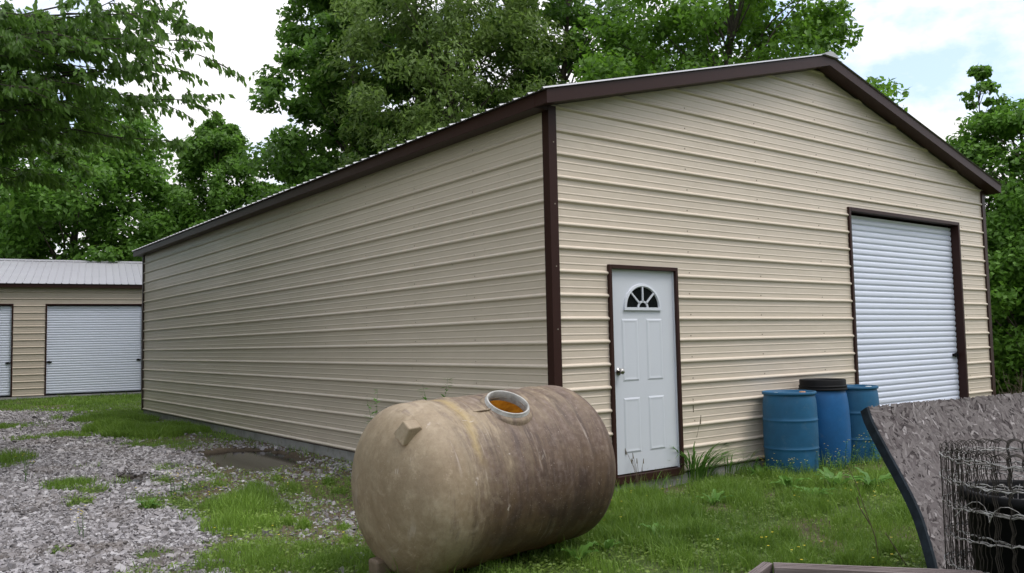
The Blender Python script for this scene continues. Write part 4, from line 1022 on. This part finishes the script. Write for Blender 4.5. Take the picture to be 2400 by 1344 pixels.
# ---- crushed stone
def m_stone():
    k = N('crushed_stone'); at_ = k.n('Attribute', attribute_name='tint').outputs['Fac']; v = k.obj(geo=True)
    c = k.ramp(at_, [(.0, (.10, .091, .089)), (.35, (.20, .186, .190)), (.7, (.295, .278, .287)), (1.0, (.43, .415, .425))])
    c = k.mix(k.ramp(k.noise(1.3, 5, .6, v), [(.48, 0.0), (.72, .5)]), c, (.13, .105, .085))
    k.pbr(c, .8, bump=k.bump(k.noise(90, 3, .6, v), .3, .004), spec=.3); return k.m
cubev = np.array([(sx, sy, sz) for sz in (-1, 1) for sy in (-1, 1) for sx in (-1, 1)], float)
cubef = np.array([(0, 2, 3, 1), (4, 5, 7, 6), (0, 1, 5, 4), (2, 6, 7, 3), (0, 4, 6, 2), (1, 3, 7, 5)])
X_, Y_, S_ = [], [], []
for (x0, x1, y0, y1, n, sz) in ((-5.2, -1.5, -1.5, 3, 38000, .0138), (-5.5, .2, 3, 8.5, 42000, .0155), (-5.5, .2, 8.5, 20, 32000, .020), (-2.6, -.2, -1.6, 1.2, 900, .014), (-.7, 0, 1.5, 8, 900, .013), (-.2, 2.0, -.45, 0, 260, .015)):
    x, y = scatter(n, x0, x1, y0, y1); g, d, p, b = masks(x, y)
    ok = (rg.uniform(0, 1, n) < np.clip(g*1.0+d*.16-p, 0, 1)) & ~in_building(x, y); X_.append(x[ok]); Y_.append(y[ok]); S_.append(sz*np.exp(rg.normal(size=ok.sum())*.35))
x = np.concatenate(X_); y = np.concatenate(Y_); s = np.concatenate(S_); n = len(x)
Q = norm(rg.normal(size=(n, 4))); qw, qx, qy, qz = Q.T
Rm = np.stack([np.stack([1-2*(qy**2+qz**2), 2*(qx*qy-qz*qw), 2*(qx*qz+qy*qw)], -1), np.stack([2*(qx*qy+qz*qw), 1-2*(qx**2+qz**2), 2*(qy*qz-qx*qw)], -1), np.stack([2*(qx*qz-qy*qw), 2*(qy*qz+qx*qw), 1-2*(qx**2+qy**2)], -1)], 1)
loc = cubev[None]*(1+rg.uniform(-.5, .25, (n, 8, 3)))*np.stack([np.ones(n), rg.uniform(.55, .95, n), rg.uniform(.35, .75, n)], 1)[:, None, :]
V = np.einsum('nij,nkj->nki', Rm, loc)*s[:, None, None]; V[:, :, 2] *= .75
V += np.stack([x, y, gheight(x, y)+s*.25], 1)[:, None, :]
F = (np.arange(n)[:, None, None]*8+cubef[None]).reshape(-1, 4)
st_ = np_mesh('gravel', V.reshape(-1, 3), F, m_stone(), tint=np.repeat(rg.uniform(0, 1, n), 8)); tag(st_, 'crushed grey stone spread over the drive', kind='stuff')

# ---- single plants
def strip_leaf(V, F, T, p, az, ln, wd, arch, rg, seg=6, tint=.5, wave=0):
    d = np.array([math.cos(az), math.sin(az), 0]); s = np.array([-math.sin(az), math.cos(az), 0]); b0 = len(V)
    pos = np.array(p, float); el = arch[0]
    for i in range(seg+1):
        q = i/seg; w_ = wd*(math.sin(PI*min(1, .12+q*.88))**.8)*.5 if i < seg else .0005
        up = np.array([0, 0, wave*w_*(1 if i % 2 else -.3)])
        V += [tuple(pos-s*w_+up), tuple(pos+np.array([0, 0, -w_*.25])), tuple(pos+s*w_+up)]; T += [tint]*3
        el = arch[0]+(arch[1]-arch[0])*q; pos = pos+(d*math.cos(el)+np.array([0, 0, math.sin(el)]))*ln/seg
    for i in range(seg):
        a = b0+i*3; F += [(a, a+1, a+4, a+3), (a+1, a+2, a+5, a+4)]
def rosette(name, label, cat, group, px, py, nleaf, ln, wd, mat, seed, arch=((1.1, -.3)), stalks=0, z=None, wave=.5, tb=0.0, pos=None, spread=.01):
    r = np.random.default_rng(seed); c = np.array(pos) if pos is not None else onground(px, py); c = np.array([c[0], c[1], float(gheight(np.array([c[0]]), np.array([c[1]]))[0])])
    root = empty(name, c, label, cat, group); V, F, T = [], [], []
    for i in range(nleaf):
        az = 2*PI*i/nleaf*1.0+r.uniform(-.5, .5); k = r.uniform(.6, 1.1)
        sp_ = spread*math.sqrt(r.uniform(0, 1)); strip_leaf(V, F, T, (sp_*math.cos(az), sp_*math.sin(az), 0), az, ln*k, wd*k, (arch[0]+r.uniform(-.3, .25), arch[1]+r.uniform(-.4, .4)), r, tint=float(np.clip(.5+r.normal()*.15+tb, 0, 1)), wave=wave)
    np_mesh('leaves', np.array(V), np.array(F), mat, root, np.array(T), True)
    if stalks:
        for i in range(stalks):
            sm_ = MB()
            a = r.uniform(0, 2*PI); h = ln*r.uniform(1.1, 1.9); q = r.uniform(.05, .3)
            sm_.tube([(0.02*math.cos(a), .02*math.sin(a), 0), (q*h*.4*math.cos(a), q*h*.4*math.sin(a), h*.6), (q*h*math.cos(a), q*h*math.sin(a), h)], [.0028, .0022, .0015], 5)
            sm_.tube([(q*h*.93*math.cos(a), q*h*.93*math.sin(a), h*.88), (q*h*math.cos(a), q*h*math.sin(a), h*1.02)], [.006, .003], 5)
            sm_.build('seed_stalk', M['straw'], root)
    return root
G1 = 'broad-leaved weeds in the grass'
for i, (px, py, nl, ln, wd, lab) in enumerate(((1960, 1150, 9, .34, .075, 'broad-leaved weed below the middle drum'), (1850, 1152, 8, .30, .07, 'broad-leaved weed below the drum nearest the door'), (2048, 1150, 9, .36, .08, 'largest broad-leaved weed, beside the strand board edge'), (1780, 1120, 7, .26, .06, 'broad-leaved weed at the wall foot left of the drums'), (1905, 1175, 8, .26, .07, 'broad-leaved weed in the open grass below the drums'), (1355, 1318, 6, .22, .07, 'broad-leaved weed in front of the tank underside'), (1420, 1290, 7, .20, .06, 'broad-leaved weed under the right end of the tank'), (1540, 1262, 7, .18, .06, 'broad-leaved weed right of the tank in open grass'), (348, 1192, 8, .17, .04, 'small broad-leaved weed alone on the gravel'), (1672, 1185, 7, .22, .055, 'broad-leaved weed below the tall grass clump'))):
    rosette('broadleaf_weed', lab, 'weed', G1, px, py, nl, ln, wd, M['weed'], 100+i, (1.15, -.35))
rosette('tall_grass_clump', 'tall dark green grass clump at the foot of the white entry door', 'grass clump', None, 1625, 1128, 260, .60, .017, M['weed'], 130, (1.4, -.2), 9, wave=0, tb=-.12, spread=.20)
rosette('tall_grass_clump', 'wispy grass clump with dry seed stalks at the wall foot, left of the drums', 'grass clump', None, 1705, 1112, 70, .34, .012, M['weed'], 131, (1.45, .2), 8, wave=0, spread=.25)
rosette('tall_grass_clump', 'sparse grass stalks standing before the door sill', 'grass clump', None, 1500, 1160, 30, .24, .010, M['weed'], 132, (1.4, .3), 7, wave=0, spread=.3)

def leafy_stem(name, label, cat, group, pos, h, nleaf, ll, seed, mat, flowers=0, stems=1, mats=None, lean=.12):
    r = np.random.default_rng(seed); c = np.array([pos[0], pos[1], float(gheight(np.array([pos[0]]), np.array([pos[1]]))[0])])
    root = empty(name, c, label, cat, group); sm_ = MB(); P, D, Nn, ln = [], [], [], []; FP = []
    for s_ in range(stems):
        a = r.uniform(0, 2*PI); hh = h*r.uniform(.7, 1.05); q = lean*r.uniform(.3, 1.5)*hh; sx = r.uniform(-.03, .03)*stems; sy = r.uniform(-.03, .03)*stems
        pts = [Vector((sx+q*math.cos(a)*(k/6)**1.6, sy+q*math.sin(a)*(k/6)**1.6, hh*k/6)) for k in range(7)]
        sm_ = MB(); sm_.tube(pts, [.004*(1-.7*k/6) for k in range(7)], 5); sm_.build('stem', mats or M['weed'], root)
        for i in range(nleaf):
            k = r.uniform(1.2, 6); i0 = min(int(k), 5); p = pts[i0].lerp(pts[i0+1], k-i0); az = r.uniform(0, 2*PI); l_ = ll*r.uniform(.6, 1.1)*(1.15-.1*k)
            dd = np.array([math.cos(az), math.sin(az), r.uniform(-.5, .6)]); dd /= np.linalg.norm(dd); P.append(np.array(p)+dd*l_*.5); D.append(dd); Nn.append(np.array([0, 0, 1.0])+r.normal(size=3)*.2); ln.append(l_)
        for i in range(flowers): FP.append(np.array(pts[6])+r.normal(size=3)*np.array([.035, .035, .025]))
    if P:
        ln = np.array(ln); leaves_obj('leaves', np.array(P), np.array(D), np.array(Nn), ln, ln*.26, np.clip(.5+r.normal(size=len(ln))*.15, 0, 1), mat, root)
    for q in FP:
        aa = np.arange(5)*PI*.4; Dd = np.stack([np.cos(aa), np.sin(aa), np.full(5, .3)], 1); l4 = np.full(5, .010)
        leaves_obj('flower_head', q+Dd*.005, Dd, np.tile([0, 0, 1.0], (5, 1)), l4, l4*.9, r.uniform(.3, .8, 5), M['flower'], root)
    return root
leafy_stem('tall_weed', 'tall leafy weed showing above the tank, nearer its manhole', 'weed', 'tall weeds behind the tank', tuple(at(1022, 800, 8.3)[:2]), 1.36, 60, .15, 201, M['weed'], 0, 2)
leafy_stem('tall_weed', 'leafy weed tip showing above the left end of the tank', 'weed', 'tall weeds behind the tank', tuple(at(884, 800, 8.3)[:2]), 1.18, 60, .15, 202, M['weed'], 0, 2)
G2 = 'yellow-flowered weeds round the drums'
for i, (px, py, h, lab) in enumerate(((1810, 1118, .22, 'small flowering weed at the left foot of the first drum'), (1875, 1122, .24, 'small flowering weed at the right foot of the first drum'), (1925, 1112, .26, 'flowering weed between the first and middle drums'), (1978, 1102, .38, 'tall flowering weed before the middle drum'), (2018, 1092, .40, 'tall flowering weed before the rightmost drum'), (2052, 1085, .34, 'flowering weed right of the rightmost drum'))):
    p = onground(px, py); leafy_stem('flowering_weed', lab, 'weed', G2, (p[0], p[1]), h, 34, .055, 210+i, M['weed'], 3, 7, None, .3)
for i, (px, py, h, lab) in enumerate(((400, 1165, .32, 'clump of thin flowering weeds where the gravel meets the grass'), (62, 1130, .30, 'thin weed standing on the gravel at the left'), (194, 1262, .22, 'lone thin flowering weed on the near gravel'))):
    p = onground(px, py); leafy_stem('flowering_weed', lab, 'weed', 'thin weeds on the gravel', (p[0], p[1]), h, 12, .05, 230+i, M['weed'], 4, 5 if i == 0 else 2, None, .2)
# dry forked stalk in front of the board
ds = empty('dry_stalk', onground(2062, 1330), 'dry brown forked weed stalk standing in the grass before the drums', 'weed'); b0 = Vector(ds.location)
mm = MB()
for pts_ in ([(2062, 1330), (2052, 1260), (2035, 1215), (2005, 1130), (1985, 1090)], [(2040, 1230), (2015, 1190), (2008, 1165)], [(2130, 1335), (2098, 1285), (2076, 1250)]):
    d0 = np.linalg.norm(onground(2062, 1330)-CAM)*.975
    pp = []
    for (a, c) in pts_:
        r_ = ray(a, c); t = float((np.array([b0.x, b0.y, 0])-CAM)[:2] @ cF[:2]/(r_[:2] @ cF[:2])); pp.append(Vector(CAM+r_*t)-b0)
    mm = MB(); mm.tube(pp, [.0045-.0006*i for i in range(len(pp))], 5); mm.build('stem', M['straw'], ds)
# pale dead brush at the right of the garage
rgp = np.random.default_rng(300); pb = at(2390, 960, 13.5)
db = empty('dead_brush', (pb[0], pb[1], GZ), 'pale dry brush standing right of the garage corner above the board', 'weed'); mm = MB()
for i in range(26):
    mm = MB(); a = rgp.uniform(0, 2*PI); h = rgp.uniform(.5, .95); q = rgp.uniform(.1, .5)
    pts = [Vector((q*h*math.cos(a)*(k/5)**1.4+rgp.normal()*.015, q*h*math.sin(a)*(k/5)**1.4+rgp.normal()*.015, h*k/5)) for k in range(6)]
    mm.tube(pts, [.006, .005, .004, .004, .003, .002], 4)
    for k in (2, 3, 4):
        dv = Vector(rgp.normal(size=3))*.09; mm.tube([pts[k], pts[k]+dv+Vector((0, 0, .05))], [.003, .0015], 4)
    mm.build('stem', M['straw'], db)
